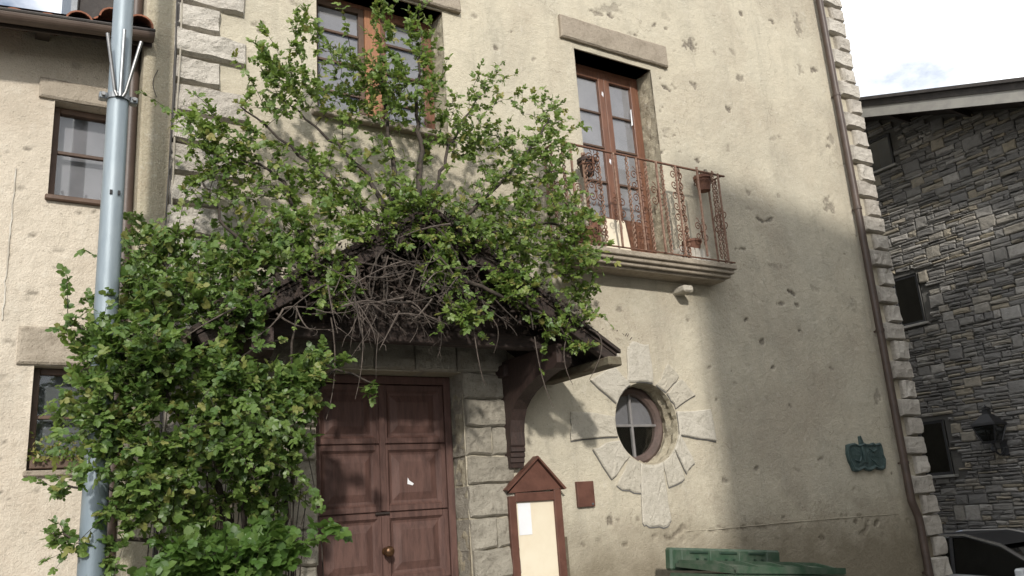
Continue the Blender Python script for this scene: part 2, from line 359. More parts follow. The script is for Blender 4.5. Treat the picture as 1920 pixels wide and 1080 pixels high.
# measured lists: foliage clumps (x, y, z, rx, ry, rz, shoots), main stems, chips in the plaster (x, z, rx, rz)
UP = [(2.47,-0.75,5.42,0.67,0.25,0.37,84),(2.15,-0.7,5.82,0.16,0.1,0.28,24),(2.89,-0.75,6.17,0.16,0.1,0.3,22),(3.29,-0.7,6.0,0.25,0.15,0.32,24),(1.9,-0.7,5.25,0.32,0.2,0.34,54),(3.05,-0.8,5.43,0.5,0.25,0.38,74),(1.45,-0.6,4.72,0.27,0.15,0.3,44),(1.78,-0.6,4.62,0.28,0.2,0.3,30),(2.29,-0.7,4.66,0.43,0.25,0.29,26),(2.92,-0.8,4.58,0.47,0.25,0.35,46),(1.37,-0.6,4.36,0.18,0.15,0.18,10),(4.03,-0.7,5.76,0.38,0.2,0.27,20),(4.72,-0.6,5.66,0.28,0.15,0.31,18),(3.69,-0.8,5.14,0.42,0.25,0.28,50),(4.15,-0.8,4.95,0.51,0.3,0.34,50),(4.74,-0.7,5.21,0.34,0.2,0.36,40),(3.87,-0.9,4.39,0.54,0.3,0.37,62),(4.6,-0.8,4.52,0.46,0.25,0.4,58),(4.72,-0.75,4.07,0.36,0.2,0.33,46),(5.0,-0.7,4.5,0.24,0.15,0.35,22),(4.96,-0.6,3.78,0.27,0.15,0.17,18),(4.13,-0.9,4.01,0.42,0.2,0.21,40),(3.36,-1.0,4.04,0.36,0.15,0.22,60),(2.95,-1.05,4.12,0.3,0.12,0.2,44),(3.15,-1.15,3.65,0.2,0.1,0.25,30),(3.3,-1.2,3.3,0.25,0.1,0.12,26),(3.8,-1.15,3.61,0.32,0.1,0.22,42),(4.33,-1.1,3.33,0.33,0.1,0.17,26),(2.2,-1.1,3.42,0.25,0.1,0.15,24),(4.54,-1.1,3.09,0.18,0.08,0.1,8),(2.43,-0.9,4.14,0.28,0.2,0.19,22),(2.07,-0.8,4.0,0.26,0.2,0.25,44),(1.76,-0.7,3.98,0.21,0.2,0.18,24),(2.2,-0.75,4.35,0.35,0.2,0.25,26),(1.6,-0.65,4.3,0.25,0.2,0.2,16),(3.05,-1.0,4.3,0.3,0.2,0.2,40),(2.6,-1.05,3.95,0.3,0.12,0.15,30),(2.15,-1.1,3.62,0.3,0.12,0.14,26),(3.6,-1.05,4.0,0.4,0.15,0.2,30)]
LEFT = [(1.08,-0.6,3.76,0.3,0.25,0.17,60),(1.52,-0.7,3.65,0.37,0.3,0.26,80),(1.9,-0.8,3.75,0.26,0.25,0.22,36),(1.04,-0.9,3.32,0.32,0.35,0.23,110),(1.49,-1.0,3.21,0.31,0.35,0.24,80),(0.72,-1.1,2.95,0.19,0.25,0.21,48),(0.93,-1.1,2.82,0.3,0.35,0.25,120),(0.62,-1.1,2.61,0.14,0.2,0.2,24),(0.82,-1.1,2.44,0.26,0.3,0.24,100),(1.29,-1.0,2.7,0.36,0.4,0.26,120),(1.66,-1.1,2.62,0.27,0.3,0.26,80),(1.93,-1.1,2.66,0.24,0.2,0.23,56),(1.49,-1.1,2.29,0.4,0.35,0.22,120),(1.05,-1.1,2.16,0.27,0.3,0.2,90),(1.92,-1.0,2.26,0.2,0.25,0.23,40),(0.87,-1.1,1.94,0.13,0.2,0.2,30),(1.29,-0.8,1.9,0.25,0.3,0.18,56),(1.75,-0.7,1.95,0.3,0.3,0.2,50),(2.13,-1.1,2.86,0.21,0.15,0.16,22),(2.52,-1.15,2.67,0.09,0.06,0.1,4),(0.46,-1.0,2.06,0.12,0.1,0.08,7),(0.5,-1.0,1.77,0.09,0.1,0.09,6),(0.52,-1.0,3.07,0.14,0.12,0.12,8),(0.45,-1.0,2.48,0.06,0.1,0.18,6),(0.78,-1.0,1.63,0.12,0.15,0.16,14)]
LOW = [(1.5,-1.1,1.57,0.46,0.3,0.15,110),(1.23,-1.1,1.52,0.2,0.25,0.1,40),(1.78,-1.1,1.61,0.18,0.2,0.14,36),(1.5,-1.1,1.34,0.5,0.3,0.17,60)]
USTEM= [[(2.83,-1.0,3.88),(2.85,-0.9,4.29),(2.9,-0.8,4.73),(2.87,-0.75,5.26),(2.84,-0.75,5.83)],[(2.81,-1.0,3.97),(2.65,-0.85,4.52),(2.36,-0.75,4.85),(2.02,-0.7,5.12)],[(2.83,-1.0,4.02),(2.5,-0.85,4.31),(2.09,-0.75,4.66),(1.64,-0.65,5.04)],[(2.9,-1.0,3.94),(3.28,-0.9,4.55),(3.52,-0.8,5.05),(3.87,-0.75,5.58)],[(3.04,-1.0,3.86),(3.59,-0.9,4.3),(4.27,-0.8,4.97),(4.71,-0.7,5.55)],[(3.09,-1.0,3.82),(3.76,-0.95,4.1),(4.59,-0.8,4.36),(4.95,-0.7,4.1)],[(2.25,-1.0,3.56),(2.07,-0.8,3.99),(1.93,-0.7,4.46),(1.45,-0.6,4.6)],[(3.13,-1.1,3.7),(3.5,-1.15,3.54),(4.02,-1.15,3.39),(4.54,-1.1,3.09)],[(2.95,-1.0,3.99),(3.16,-0.85,4.75),(3.18,-0.75,5.32),(3.29,-0.7,5.98)],[(2.0,-1.0,3.37),(1.74,-0.8,3.73),(1.52,-0.7,4.0),(1.37,-0.6,4.36)]]
LSTEM= [[(1.74,-0.5,0.97),(1.74,-0.6,1.69),(1.64,-0.8,2.25),(1.53,-0.9,2.8),(1.54,-0.8,3.38),(1.74,-0.8,3.77)],[(1.66,-0.5,0.98),(1.58,-0.6,1.78),(1.36,-0.9,2.24),(1.05,-1.0,2.7),(0.8,-1.0,3.12),(0.69,-1.0,3.26)],[(1.85,-0.5,0.95),(1.89,-0.6,1.68),(1.91,-0.8,2.24),(1.92,-1.0,2.8),(2.0,-1.0,3.37)],[(1.7,-0.5,0.97),(1.62,-0.6,1.85),(1.17,-1.0,2.2),(0.82,-1.05,2.48),(0.53,-1.05,2.68)],[(1.81,-0.5,0.96),(1.85,-0.6,1.88),(1.65,-1.0,2.49),(1.34,-0.9,3.1),(1.08,-0.6,3.72)],[(1.93,-0.5,0.94),(2.01,-0.6,1.68),(2.01,-0.95,2.34),(2.21,-1.1,2.79),(2.52,-1.15,2.71)],[(1.62,-0.5,0.98),(1.38,-0.7,1.72),(0.92,-1.0,1.97),(0.52,-1.0,2.06)],[(1.59,-0.5,0.99),(1.23,-0.8,1.59),(0.8,-1.0,1.72),(0.53,-1.0,1.77)]]
PITS= [(7.63,6.94,0.09,0.073),(10.04,8.47,0.078,0.254),(9.89,7.72,0.088,0.131),(10.2,7.78,0.091,0.047),(10.0,5.6,0.146,0.134),(7.68,7.54,0.163,0.117),(8.78,8.34,0.069,0.055),(9.46,8.38,0.098,0.057),(8.48,7.63,0.088,0.043),(8.55,7.25,0.088,0.068),(6.33,7.71,0.305,0.071),(6.09,7.56,0.121,0.046),(8.21,6.72,0.063,0.049),(9.08,6.9,0.069,0.034),(8.1,6.14,0.051,0.071),(9.1,6.47,0.16,0.042),(8.06,4.74,0.139,0.036),(8.68,4.57,0.211,0.045),(9.42,4.34,0.112,0.068),(8.92,4.23,0.085,0.037),(8.32,5.33,0.082,0.038),(8.52,5.19,0.105,0.031),(8.72,5.22,0.085,0.031),(8.98,5.6,0.066,0.04),(8.67,4.06,0.072,0.029),(8.96,4.08,0.064,0.037),(8.38,5.54,0.062,0.062),(7.28,7.83,0.138,0.067),(7.27,6.85,0.077,0.039),(7.14,6.79,0.095,0.039),(7.01,6.17,0.129,0.037),(8.11,7.53,0.053,0.043),(7.52,5.86,0.048,0.045),(10.36,6.7,0.09,0.108),(10.24,6.55,0.063,0.044),(10.17,4.17,0.096,0.109),(10.33,2.88,0.071,0.131),(8.22,3.55,0.058,0.034),(7.99,3.81,0.057,0.027),(8.96,3.73,0.063,0.029),(9.48,3.26,0.066,0.029),(8.34,3.22,0.069,0.027),(7.64,3.01,0.054,0.026),(5.56,1.57,0.055,0.047),(7.67,2.69,0.054,0.025),(8.53,2.76,0.059,0.026),(1.94,6.26,0.079,0.045),(2.0,6.19,0.06,0.028),(2.34,6.57,0.106,0.035),(1.9,4.88,0.075,0.031),(2.34,4.49,0.069,0.041),(4.33,7.02,0.055,0.041),(4.81,6.96,0.044,0.035),(4.58,6.69,0.035,0.027),(5.08,6.68,0.037,0.028),(6.99,3.75,0.043,0.026),(6.53,3.47,0.049,0.019),(5.85,3.55,0.038,0.018),(7.24,3.19,0.061,0.025),(7.3,2.81,0.052,0.025),(8.97,2.1,0.061,0.026),(8.55,1.98,0.078,0.025),(9.49,1.69,0.074,0.026),(7.8,2.01,0.063,0.03),(7.26,1.9,0.068,0.029)]
LPITS= [(0.04,5.63,0.022,0.014),(0.53,5.0,0.024,0.019),(0.13,4.95,0.018,0.014),(0.2,4.8,0.019,0.014),(0.28,4.08,0.044,0.013),(0.23,4.12,0.029,0.013),(0.48,3.97,0.038,0.013),(0.41,3.83,0.022,0.013),(0.53,3.75,0.03,0.013),(0.13,3.89,0.018,0.013),(0.32,3.56,0.029,0.013),(0.23,2.89,0.021,0.012),(0.28,2.57,0.021,0.012),(0.29,2.07,0.02,0.011),(0.44,1.8,0.021,0.015),(0.55,1.64,0.021,0.011),(0.18,4.47,0.037,0.013),(0.54,4.11,0.023,0.018),(0.61,4.31,0.039,0.014)]
# ------------------------------------------------------------------ ground
mb = MB(); gx = [-150, -60, -20, 4.5, 12, 20, 60, 150]; gy = [-150, -60, -20, 0, 20, 60, 150]
mb.add([(x, y, gz(x)) for y in gy for x in gx], [(j*8+i, j*8+i+1, (j+1)*8+i+1, (j+1)*8+i) for j in range(6) for i in range(7)])
tag(mb.build('street', 'asphalt'), kind='structure')
mb = MB(); px_ = [-4, 1, 4.5, 8, 11.3]
v = [(x, y, gz(x)+z) for x in px_ for y, z in ((-1.5, -.05), (-1.5, .12), (.4, .12))]
mb.add(v, [(i*3+k, (i+1)*3+k, (i+1)*3+k+1, i*3+k+1) for i in range(4) for k in range(2)])
tag(mb.build('pavement', 'paving'), kind='structure')

# ------------------------------------------------------------------ main house
H = empty('plaster_house', (6.2, 0, 0)); tag(H, 'tall beige plaster house with balcony, round window and rough stone corners', 'house')
HP = H.location.copy()
class Off:          # parts are written in world metres; this parent shifts them to the house's base
    pass
def hb(mb, name, mat, parent=None, **k):
    o = mb.build(name, mat, None, **k); o.parent = parent or H
    o.matrix_parent_inverse = Matrix.Identity(4)
    if not parent: o.location = o.location - HP
    return o
H.location = (0, 0, 0); HP = Vector((0, 0, 0))
DOOR = (2.48, 3.92, .28, 3.03); BAL = (5.68, 6.88, 4.38, 6.98); ULW = (2.52, 3.92, 5.50, 6.96); RW = (6.19, 2.55, .44)
pits = PITS
# crumbling band along the old ledge line, z about 1.35
for k in range(24): pits.append((rng.uniform(6.3, 10.5), 1.33+rng.normal(0, .07)+.0*k, rng.uniform(.03, .11), rng.uniform(.02, .045)))
for k in range(12): pits.append((rng.uniform(4.9, 6.3), 1.45+rng.normal(0, .12), rng.uniform(.02, .06), rng.uniform(.015, .035)))
for k in range(10): pits.append((rng.uniform(6.9, 7.5), rng.uniform(5.8, 6.95), rng.uniform(.02, .06), rng.uniform(.01, .03)))
for k in range(9): pits.append((rng.uniform(6.2, 7.4), rng.uniform(7.3, 7.8), rng.uniform(.02, .07), rng.uniform(.02, .04)))
wall = grid_wall('facade_wall', 1.25, 11.1, -.8, 9.9, 0, .0185, [DOOR, BAL, ULW], [RW], pits, 'plaster', H, .012, 70, 1)
MB().box(1.25, 11.1, 6.0, 6.3, -.8, 10.2).box(10.8, 11.1, .02, 6.0, -.8, 10.2).box(1.26, 1.3, .02, 6.0, -.8, 10.2).build('side_wall', 'plaster', H)
mb = MB(); mb.prismx([(-.55, 10.2), (3.15, 12.0), (6.85, 10.2), (6.85, 10.32), (3.15, 12.15), (-.55, 10.32)], .9, 11.5); mb.build('roof', 'roof_dark', H)
# the thin pale ledge of old render
mb = MB(); xs = np.linspace(6.55, 10.4, 60); P = np.stack([xs, np.full(60, .002), 1.385-.008*(xs-6.5)+.012*np.array([vnoise(x, 0, 3) for x in xs])], 1); mb.tube(P, .004+.004*rng.random(60), 5); mb.build('render_edge', 'plaster', H)
# near-black sheet, painting the darkness behind the openings
MB().box(1.6, 10.6, .75, .78, -.5, 9.9).build('dark_backing', 'interior', H)

# left corner stones
zt = 6.54; zj = [7.08, 6.81, 6.54, 6.27, 6.01, 5.75, 5.49, 5.19, 4.92, 4.64, 4.37, 4.10, 3.83, 3.55, 3.28, 3.0, 2.73, 2.46, 2.19, 1.92, 1.65, 1.38, 1.1, .83]
for i in range(len(zj)-1):
    lng = i % 2 == 0
    o = rough_stone('corner_stone', 1.215+.012*rng.random(), (1.84 if lng else 1.62)+rng.uniform(-.03, .02), zj[i+1]+.012, zj[i]-.008, -.055-.02*rng.random(), .03, 'quoin_stone', H, 14 if lng else 8, 8, .034, .045, i*3, rng.random(), .012)
# right corner stones
z = -.55; i = 0
while z < 10.1:
    h_ = .268+rng.uniform(-.02, .02); lng = i % 2 == 0
    off = .16 if z > 1.15 else .22
    rough_stone('corner_stone', 10.52+off+(0 if lng else .17)+rng.uniform(-.02, .02), 11.12+rng.uniform(-.01, .025), z+.012, z+h_-.012, -.075-.03*rng.random(), .05, 'quoin_stone', H, 8, 6, .03, .04, 100+i*3, rng.random(), .012)
    z += h_; i += 1

# lintels
rough_stone('lintel', 5.48, 7.16, 7.06, 7.36, -.055, .28, 'lintel_stone', H, 16, 4, .012, .015, 300, .4, .006)
rough_stone('lintel', 2.34, 4.13, 6.98, 7.28, -.06, .28, 'lintel_stone', H, 16, 4, .012, .015, 310, .6, .006)
MB().box(BAL[0]-.02, BAL[1]+.02, .02, .3, 6.98, 7.04).build('lintel_soffit', 'old_frame', H)
MB().box(ULW[0]-.02, ULW[1]+.02, .02, .3, 6.96, 6.99).build('lintel_soffit', 'old_frame', H)
# reveals
def rough_reveal(op, y1, seed, sill=True):
    x0, x1, z0, z1 = op
    for sgn, x in ((1, x1), (-1, x0)):
        ny, nz_ = 10, int((z1-z0)/.05); Yg, Zg = np.meshgrid(np.linspace(0, y1, ny+1), np.linspace(z0, z1, nz_+1))
        Xg = x + sgn*np.where((Yg > .001) & (Yg < y1-.001), .012+fbm(Yg, Zg, 14, seed, 4)*.05, 0)
        n_ = ny+1; f = [(j*n_+i, j*n_+i+1, (j+1)*n_+i+1, (j+1)*n_+i) for j in range(nz_) for i in range(ny)]
        if sgn > 0: f = [q[::-1] for q in f]
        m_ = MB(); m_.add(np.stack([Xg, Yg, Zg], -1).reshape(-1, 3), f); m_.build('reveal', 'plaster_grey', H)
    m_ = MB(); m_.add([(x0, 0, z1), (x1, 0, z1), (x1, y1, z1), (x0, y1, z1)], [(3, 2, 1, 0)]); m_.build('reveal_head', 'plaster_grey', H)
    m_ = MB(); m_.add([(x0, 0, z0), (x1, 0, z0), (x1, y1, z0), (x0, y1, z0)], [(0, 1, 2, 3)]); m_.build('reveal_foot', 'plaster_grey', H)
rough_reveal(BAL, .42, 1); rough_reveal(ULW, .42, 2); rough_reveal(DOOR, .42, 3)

# balcony door: two glazed leaves
x0, x1, z0, z1 = BAL; yF = .27
mb = MB(); frame(mb, x0+.002, x1-.002, z0, z1-.002, yF, yF+.10, .05); bd = mb.build('balcony_door', 'window_wood', H)
xm = (x0+x1)/2 + .03
for a, b in ((x0+.052, xm-.002), (xm+.002, x1-.052)):
    mb = MB(); mb.box(a, a+.085, yF-.012, yF+.05, z0+.05, z1-.055, .006); mb.box(b-.085, b, yF-.012, yF+.05, z0+.05, z1-.055, .006)
    for q0, q1 in ((z0+.05, z0+.62), (z1-.16, z1-.055)): mb.box(a+.085, b-.085, yF-.008, yF+.046, q0, q1, .005)
    lf = mb.build('door_leaf', 'window_wood', bd)
    for k in range(1, 4):
        zz = z0+.62+(z1-.16-z0-.62)*k/4; MB().box(a+.085, b-.085, yF+.004, yF+.036, zz-.013, zz+.013, .003).build('glazing_bar', 'old_frame', bd)
    for k in range(4):
        q0 = z0+.62+(z1-.16-z0-.62)*k/4; q1 = z0+.62+(z1-.16-z0-.62)*(k+1)/4
        MB().box(a+.08, b-.08, yF+.018, yF+.023, q0+.01, q1-.01).build('pane', 'glass', bd)
    MB().box(a+.087, b-.087, yF+.036, yF+.040, z0+.63, z1-.17).build('curtain', 'curtain', bd)
for zz, dx in ((6.62, -.01), (5.72, .0)): MB().prism([(xm-.045+dx, zz), (xm-.02+dx, zz-.03), (xm-.015+dx, zz+.03), (xm-.035+dx, zz+.045)], yF-.016, yF-.012).build('paint_flake', 'paper', bd)
MB().prism([(x1-.19, 6.28), (x1-.165, 6.30), (x1-.165, 6.52), (x1-.18, 6.5)], yF-.016, yF-.012).build('paint_flake', 'paper', bd)
MB().prism([(x0+.15, 5.95), (x0+.165, 5.97), (x0+.16, 6.08), (x0+.15, 6.06)], yF-.016, yF-.012).build('paint_flake', 'paper', bd)

# upper left window
x0, x1, z0, z1 = ULW; mb = MB(); frame(mb, x0+.002, x1-.002, z0, z1-.002, yF, yF+.1, .05); uw = mb.build('upper_window', 'window_wood', H)
xm = 3.22
MB().box(xm-.09, xm+.09, yF-.02, yF+.06, z0+.05, z1-.055, .006).build('mullion', 'window_wood_bright', uw)
for a, b in ((x0+.052, xm-.092), (xm+.092, x1-.052)):
    mb = MB(); frame(mb, a, b, z0+.05, z1-.055, yF-.006, yF+.05, .06, .005); mb.build('sash', 'window_wood' if a > 3 else 'old_frame', uw)
    for k in range(1, 4):
        zz = z0+.05+(z1-z0-.1)*k/4; MB().box(a+.06, b-.06, yF+.004, yF+.036, zz-.013, zz+.013, .003).build('glazing_bar', 'old_frame', uw)
    for k in range(4):
        q0 = z0+.06+(z1-z0-.12)*k/4; MB().box(a+.055, b-.055, yF+.018, yF+.023, q0+.02, q0+(z1-z0-.12)/4-.01).build('pane', 'glass', uw)
    MB().box(a+.062, b-.062, yF+.036, yF+.040, z0+.115, z1-.12).build('curtain', 'curtain', uw)
MB().box(x0-.06, x1+.06, -.09, .26, z0-.07, z0, .01).build('window_sill', 'lintel_stone', H, rnd=.5)

# round window
cx, cz, rr = RW; K = 64; a = np.arange(K)*2*math.pi/K
def ring(name, prof, mat, parent, rough=0.):
    m_ = MB(); N = len(prof); v = []
    for q, (r_, y_) in enumerate(prof):
        rv = r_ + (rough*fbm(a*3, np.full(K, y_*9), 3, 4, 3) if 0 < q < N-1 else 0)
        v.append(np.stack([cx+rv*np.cos(a), np.full(K, y_), cz+rv*np.sin(a)], 1))
    m_.add(np.concatenate(v), [(i*K+(j+1) % K, i*K+j, (i+1)*K+j, (i+1)*K+(j+1) % K) for i in range(N-1) for j in range(K)])
    return m_.build(name, mat, parent)
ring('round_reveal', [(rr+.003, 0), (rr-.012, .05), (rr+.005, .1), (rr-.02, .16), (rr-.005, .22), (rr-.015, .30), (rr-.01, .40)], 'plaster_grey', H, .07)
rf = ring('round_window', [(rr, .27), (rr, .235), (rr-.04, .215), (rr-.085, .23), (rr-.105, .26), (rr-.105, .30), (rr, .30)], 'frame_dull', H)
mb = MB(); mb.box(cx-.014, cx+.014, .245, .285, cz-.35, cz+.35, .004); mb.box(cx-.35, cx-.014, .247, .283, cz-.014, cz+.014, .004); mb.box(cx+.014, cx+.35, .247, .283, cz-.014, cz+.014, .004); mb.build('muntin', 'grey_paint', rf)
def halfdisc(z_up, y_, mat, name, r_=.352, parent=None):
    t = np.linspace(0, math.pi, 24) if z_up else np.linspace(math.pi, 2*math.pi, 24)
    m_ = MB(); m_.prism([(cx+r_*math.cos(q), cz+r_*math.sin(q)) for q in t], y_, y_+.004); m_.build(name, mat, parent or rf)
halfdisc(True, .262, 'glass', 'pane'); halfdisc(True, .305, 'curtain_mid', 'blind', .40); halfdisc(False, .262, 'glass', 'pane')

# stones set around the round window
VS = [[(5.50, 2.99), (5.87, 2.72), (5.98, 2.95), (5.80, 3.14)], [(5.18, 2.40), (5.73, 2.425), (5.745, 2.60), (5.21, 2.66)], [(5.44, 2.27), (5.63, 1.99), (5.86, 2.20), (5.76, 2.36)],
      [(5.71, 1.91), (5.99, 1.83), (6.02, 2.11), (5.89, 2.175)], [(6.00, 1.53), (6.08, 1.50), (6.30, 1.49), (6.35, 1.54), (6.33, 2.10), (6.05, 2.095)], [(6.41, 1.87), (6.63, 1.95), (6.52, 2.23), (6.37, 2.13)],
      [(6.67, 2.02), (6.80, 2.12), (6.64, 2.40), (6.55, 2.25)], [(6.66, 2.42), (7.16, 2.37), (7.13, 2.68), (6.66, 2.66)], [(6.64, 2.74), (6.92, 2.86), (6.76, 3.04), (6.54, 2.87)], [(5.98, 3.02), (6.32, 3.02), (6.30, 3.40), (6.10, 3.42), (6.03, 3.36)], [(6.40, 2.97), (6.52, 2.90), (6.72, 3.07), (6.58, 3.2)]]
for k, poly in enumerate(VS):
    P = []; n_ = len(poly)
    for i in range(n_):
        p0 = np.array(poly[i]); p1 = np.array(poly[(i+1) % n_])
        for t in (0, .25, .5, .75): P.append(p0+(p1-p0)*t + rng.normal(0, .006, 2))
    c = np.mean(P, 0); P = [c+(q-c)*1.13 for q in P]
    for i in range(len(P)):
        d_ = P[i]-np.array((cx, cz)); l_ = np.linalg.norm(d_)
        if l_ < rr+.012: P[i] = np.array((cx, cz))+d_*((rr+.012)/l_)
    N = len(P); yf = -.014-.010*rng.random()
    v = [(x, .03, z) for x, z in P] + [(x, yf+.008, z) for x, z in P] + [(c[0]+(x-c[0])*.93, yf, c[1]+(z-c[1])*.93) for x, z in P] + [(c[0]+(x-c[0])*.5, yf+rng.normal(0, .003), c[1]+(z-c[1])*.5) for x, z in P] + [(c[0], yf, c[1])]
    f = [((i+1) % N+r_*N, (i+1) % N+(r_+1)*N, i+(r_+1)*N, i+r_*N) for r_ in range(3) for i in range(N)] + [(3*N+i, 3*N+(i+1) % N, 4*N) for i in range(N)]
    f = [q[::-1] if len(q) == 4 else q for q in f]
    mb = MB(); mb.prism([(x-.002, z-.013) for x, z in P], -.004-.002*rng.random(), .02); mb.build('mortar_joint', 'mortar_dark', H)
    mb = MB(); mb.add(v, f); mb.build('radial_stone', 'voussoir_stone', H, rnd=rng.random())

# door surround: dressed blocks either side and the lintel over it
zr = [-.2, .18, .50, .82, 1.14, 1.41, 1.68, 1.98, 2.25, 2.52, 2.78, 3.04]
for i in range(len(zr)-1):
    r_ = rng.random(); cut = 4.42+rng.uniform(-.03, .02)
    if i in (5, 8): rough_stone('door_jamb_stone', 3.925, 4.20, zr[i]+.005, zr[i+1]-.005, -.045, .25, 'ashlar', H, 8, 8, .028, .022, 400+i, r_, .02); rough_stone('door_jamb_stone', 4.21, cut, zr[i]+.006, zr[i+1]-.004, -.038, .03, 'ashlar', H, 6, 8, .028, .022, 430+i, rng.random(), .02)
    else: rough_stone('door_jamb_stone', 3.92+rng.uniform(0, .012), cut, zr[i]+.005, zr[i+1]-.006, -.045-.02*rng.random(), .25, 'ashlar', H, 12, 8, .030, .025, 460+i, r_, .02)
    rough_stone('door_jamb_stone', 2.12+rng.uniform(-.08, .08), 2.478-rng.uniform(0, .01), zr[i]+.006, zr[i+1]-.006, -.05-.02*rng.random(), .25, 'ashlar', H, 8, 8, .030, .025, 500+i, rng.random(), .02)
lx = [2.05, 2.62, 3.02, 3.42, 3.86, 4.44]
for i in range(5): rough_stone('door_lintel_stone', lx[i]+.004, lx[i+1]-.004, 3.04, 3.40+.02*rng.random(), -.06, .3, 'ashlar', H, 10, 8, .035, .02, 540+i, rng.random(), .016)
mb = MB(); mb.box(2.3, 4.1, -.42, .42, -.3, .14, .015).box(2.4, 4.0, -.14, .41, .14, .28, .012); mb.build('door_step', 'ashlar', H, rnd=.5)

# entrance door: two leaves of raised panels
x0, x1, z0, z1 = DOOR; yD = .25
mb = MB(); mb.box(x0+.003, x0+.075, yD-.02, yD+.09, z0, z1-.004, .006); mb.box(x1-.075, x1-.003, yD-.02, yD+.09, z0, z1-.004, .006); mb.box(x0+.075, x1-.075, yD-.018, yD+.088, z1-.08, z1-.004, .006)
ed = mb.build('entrance_door', 'door_paint', H); xm = 3.19
rows = [z0+.02, .58, 1.185, 1.79, 2.395, z1-.085]
for s_, (a, b) in enumerate(((x0+.077, xm-.003), (xm+.003, x1-.077))):
    MB().box(a, b, yD+.03, yD+.07, z0+.01, z1-.083).build('door_leaf', 'door_paint', ed)
    for k in range(5):
        q0, q1 = rows[k], rows[k+1]; m_ = MB(); t = .055
        frame(m_, a+.002, b-.002, q0+.004, q1-.004, yD-.004, yD+.032, t, .006)
        # moulding and raised field
        def ringq(p0, y0_, p1, y1_):
            A_ = [(a+p0, y0_, q0+p0), (b-p0, y0_, q0+p0), (b-p0, y0_, q1-p0), (a+p0, y0_, q1-p0)]; B_ = [(a+p1, y1_, q0+p1), (b-p1, y1_, q0+p1), (b-p1, y1_, q1-p1), (a+p1, y1_, q1-p1)]
            m_.add(A_+B_, [(i, (i+1) % 4, 4+(i+1) % 4, 4+i) for i in range(4)])
        ringq(.057, .0+yD, .078, yD+.020); ringq(.078, yD+.020, .098, yD+.024); ringq(.098, yD+.024, .165, yD+.002)
        m_.add([(a+.165, yD+.002, q0+.165), (b-.165, yD+.002, q0+.165), (b-.165, yD+.002, q1-.165), (a+.165, yD+.002, q1-.165)], [(0, 1, 2, 3)])
        m_.build('door_panel', 'door_paint', ed)
mb = MB(); mb.box(xm-.028, xm+.028, yD-.022, yD-.002, z0+.02, 1.76, .008).box(xm-.028, xm+.028, yD-.022, yD-.002, 1.80, z1-.09, .008); mb.build('cover_strip', 'door_paint', ed)
MB().box(xm-.09, xm+.05, yD-.03, yD-.018, 1.772, 1.792, .004).build('weather_bar', 'dark_wood', ed)
kp = [(.0, 0), (.035, .0), (.035, .012), (.014, .018), (.014, .045), (.034, .055), (.046, .075), (.044, .098), (.028, .112), (.0, .116)]
mb = MB(); mb.lathe(kp, (0, 0, 0), 20); kn = mb.build('door_knob', 'brass', ed, smooth=True); kn.rotation_euler = (R(90), 0, 0); kn.location = (xm, yD-.018, 1.455)
MB().prism([(3.435, 2.03), (3.485, 2.015), (3.50, 2.03), (3.455, 2.06), (3.44, 2.085)], yD-.002, yD+.001).build('torn_paper', 'paper', ed)

# entrance canopy: gabled timber roof on two carved brackets
cxp, zp, ze, hw, yf = 3.12, 4.20, 3.06, 1.89, -1.08
sl = math.atan2(zp-ze, hw)
mb = MB()
for sg in (-1, 1):
    poly = [(cxp, zp), (cxp+sg*hw, ze), (cxp+sg*hw, ze+.035), (cxp, zp+.045)]
    mb.prism(poly if sg < 0 else poly, yf, -.005)
cn = mb.build('entrance_canopy', 'dark_wood', H)
for sg in (-1, 1):                       # boards under the slope, running down it
    for k in range(9):
        ya = yf+.02+k*.121; yb = ya+.112
        o = MB(); Lr = math.hypot(hw, zp-ze)-.06; o.box(0, Lr, ya, yb, -.022-.004*rng.random(), -.003, .003)
        b_ = o.build('plank', 'dark_wood', cn); b_.location = (cxp+sg*.03, 0, zp-.03)
        b_.rotation_euler = (0, sl, 0) if sg > 0 else (0, math.pi-sl, 0)
        if sg < 0: b_.scale = (1, 1, -1)
for sg in (-1, 1):
    for yy in (yf+.06, -.55, -.07):
        o = MB(); o.box(.02, math.hypot(hw, zp-ze)-.03, -.04, .04, -.115, -.026, .006); b_ = o.build('rafter', 'dark_wood', cn); b_.location = (cxp, yy, zp-.02)
        b_.rotation_euler = (0, sl if sg > 0 else math.pi-sl, 0)
        if sg < 0: b_.scale = (1, 1, -1)
    # pale eaves board and mossy beam under it
    xe = cxp+sg*hw
    MB().box(xe-.035, xe-.005, yf+.01, -.03, ze-.055, ze-.002, .004).build('eaves_board', 'pale_board' if sg > 0 else 'mossy_wood', cn)
    MB().box(xe-.20, xe-.045, yf-.06, -.03, ze-.13, ze-.045, .012).build('eaves_beam', 'mossy_wood', cn)
MB().box(cxp-.05, cxp+.05, yf+.03, -.01, zp-.20, zp-.08, .008).build('ridge_beam', 'dark_wood', cn)
MB().box(cxp-hw+.42, cxp+hw-.42, yf+.37, yf+.48, ze+.08, ze+.21, .01).build('tie_beam', 'dark_wood', cn)
nb = 16
for k in range(nb):                      # vertical boards closing the gable
    xa = cxp-1.36+k*2.72/nb; xb = xa+2.72/nb-.008; top = lambda x: zp-.10-abs(x-cxp)*(zp-ze)/hw
    if min(top(xa), top(xb)) < ze+.24: continue
    dy = .01*rng.random(); MB().prism([(xa, ze+.212), (xb, ze+.212), (xb, top(xb)), (xa, top(xa))], yf+.42+dy, yf+.445+dy).build('gable_board', 'dark_wood', cn)
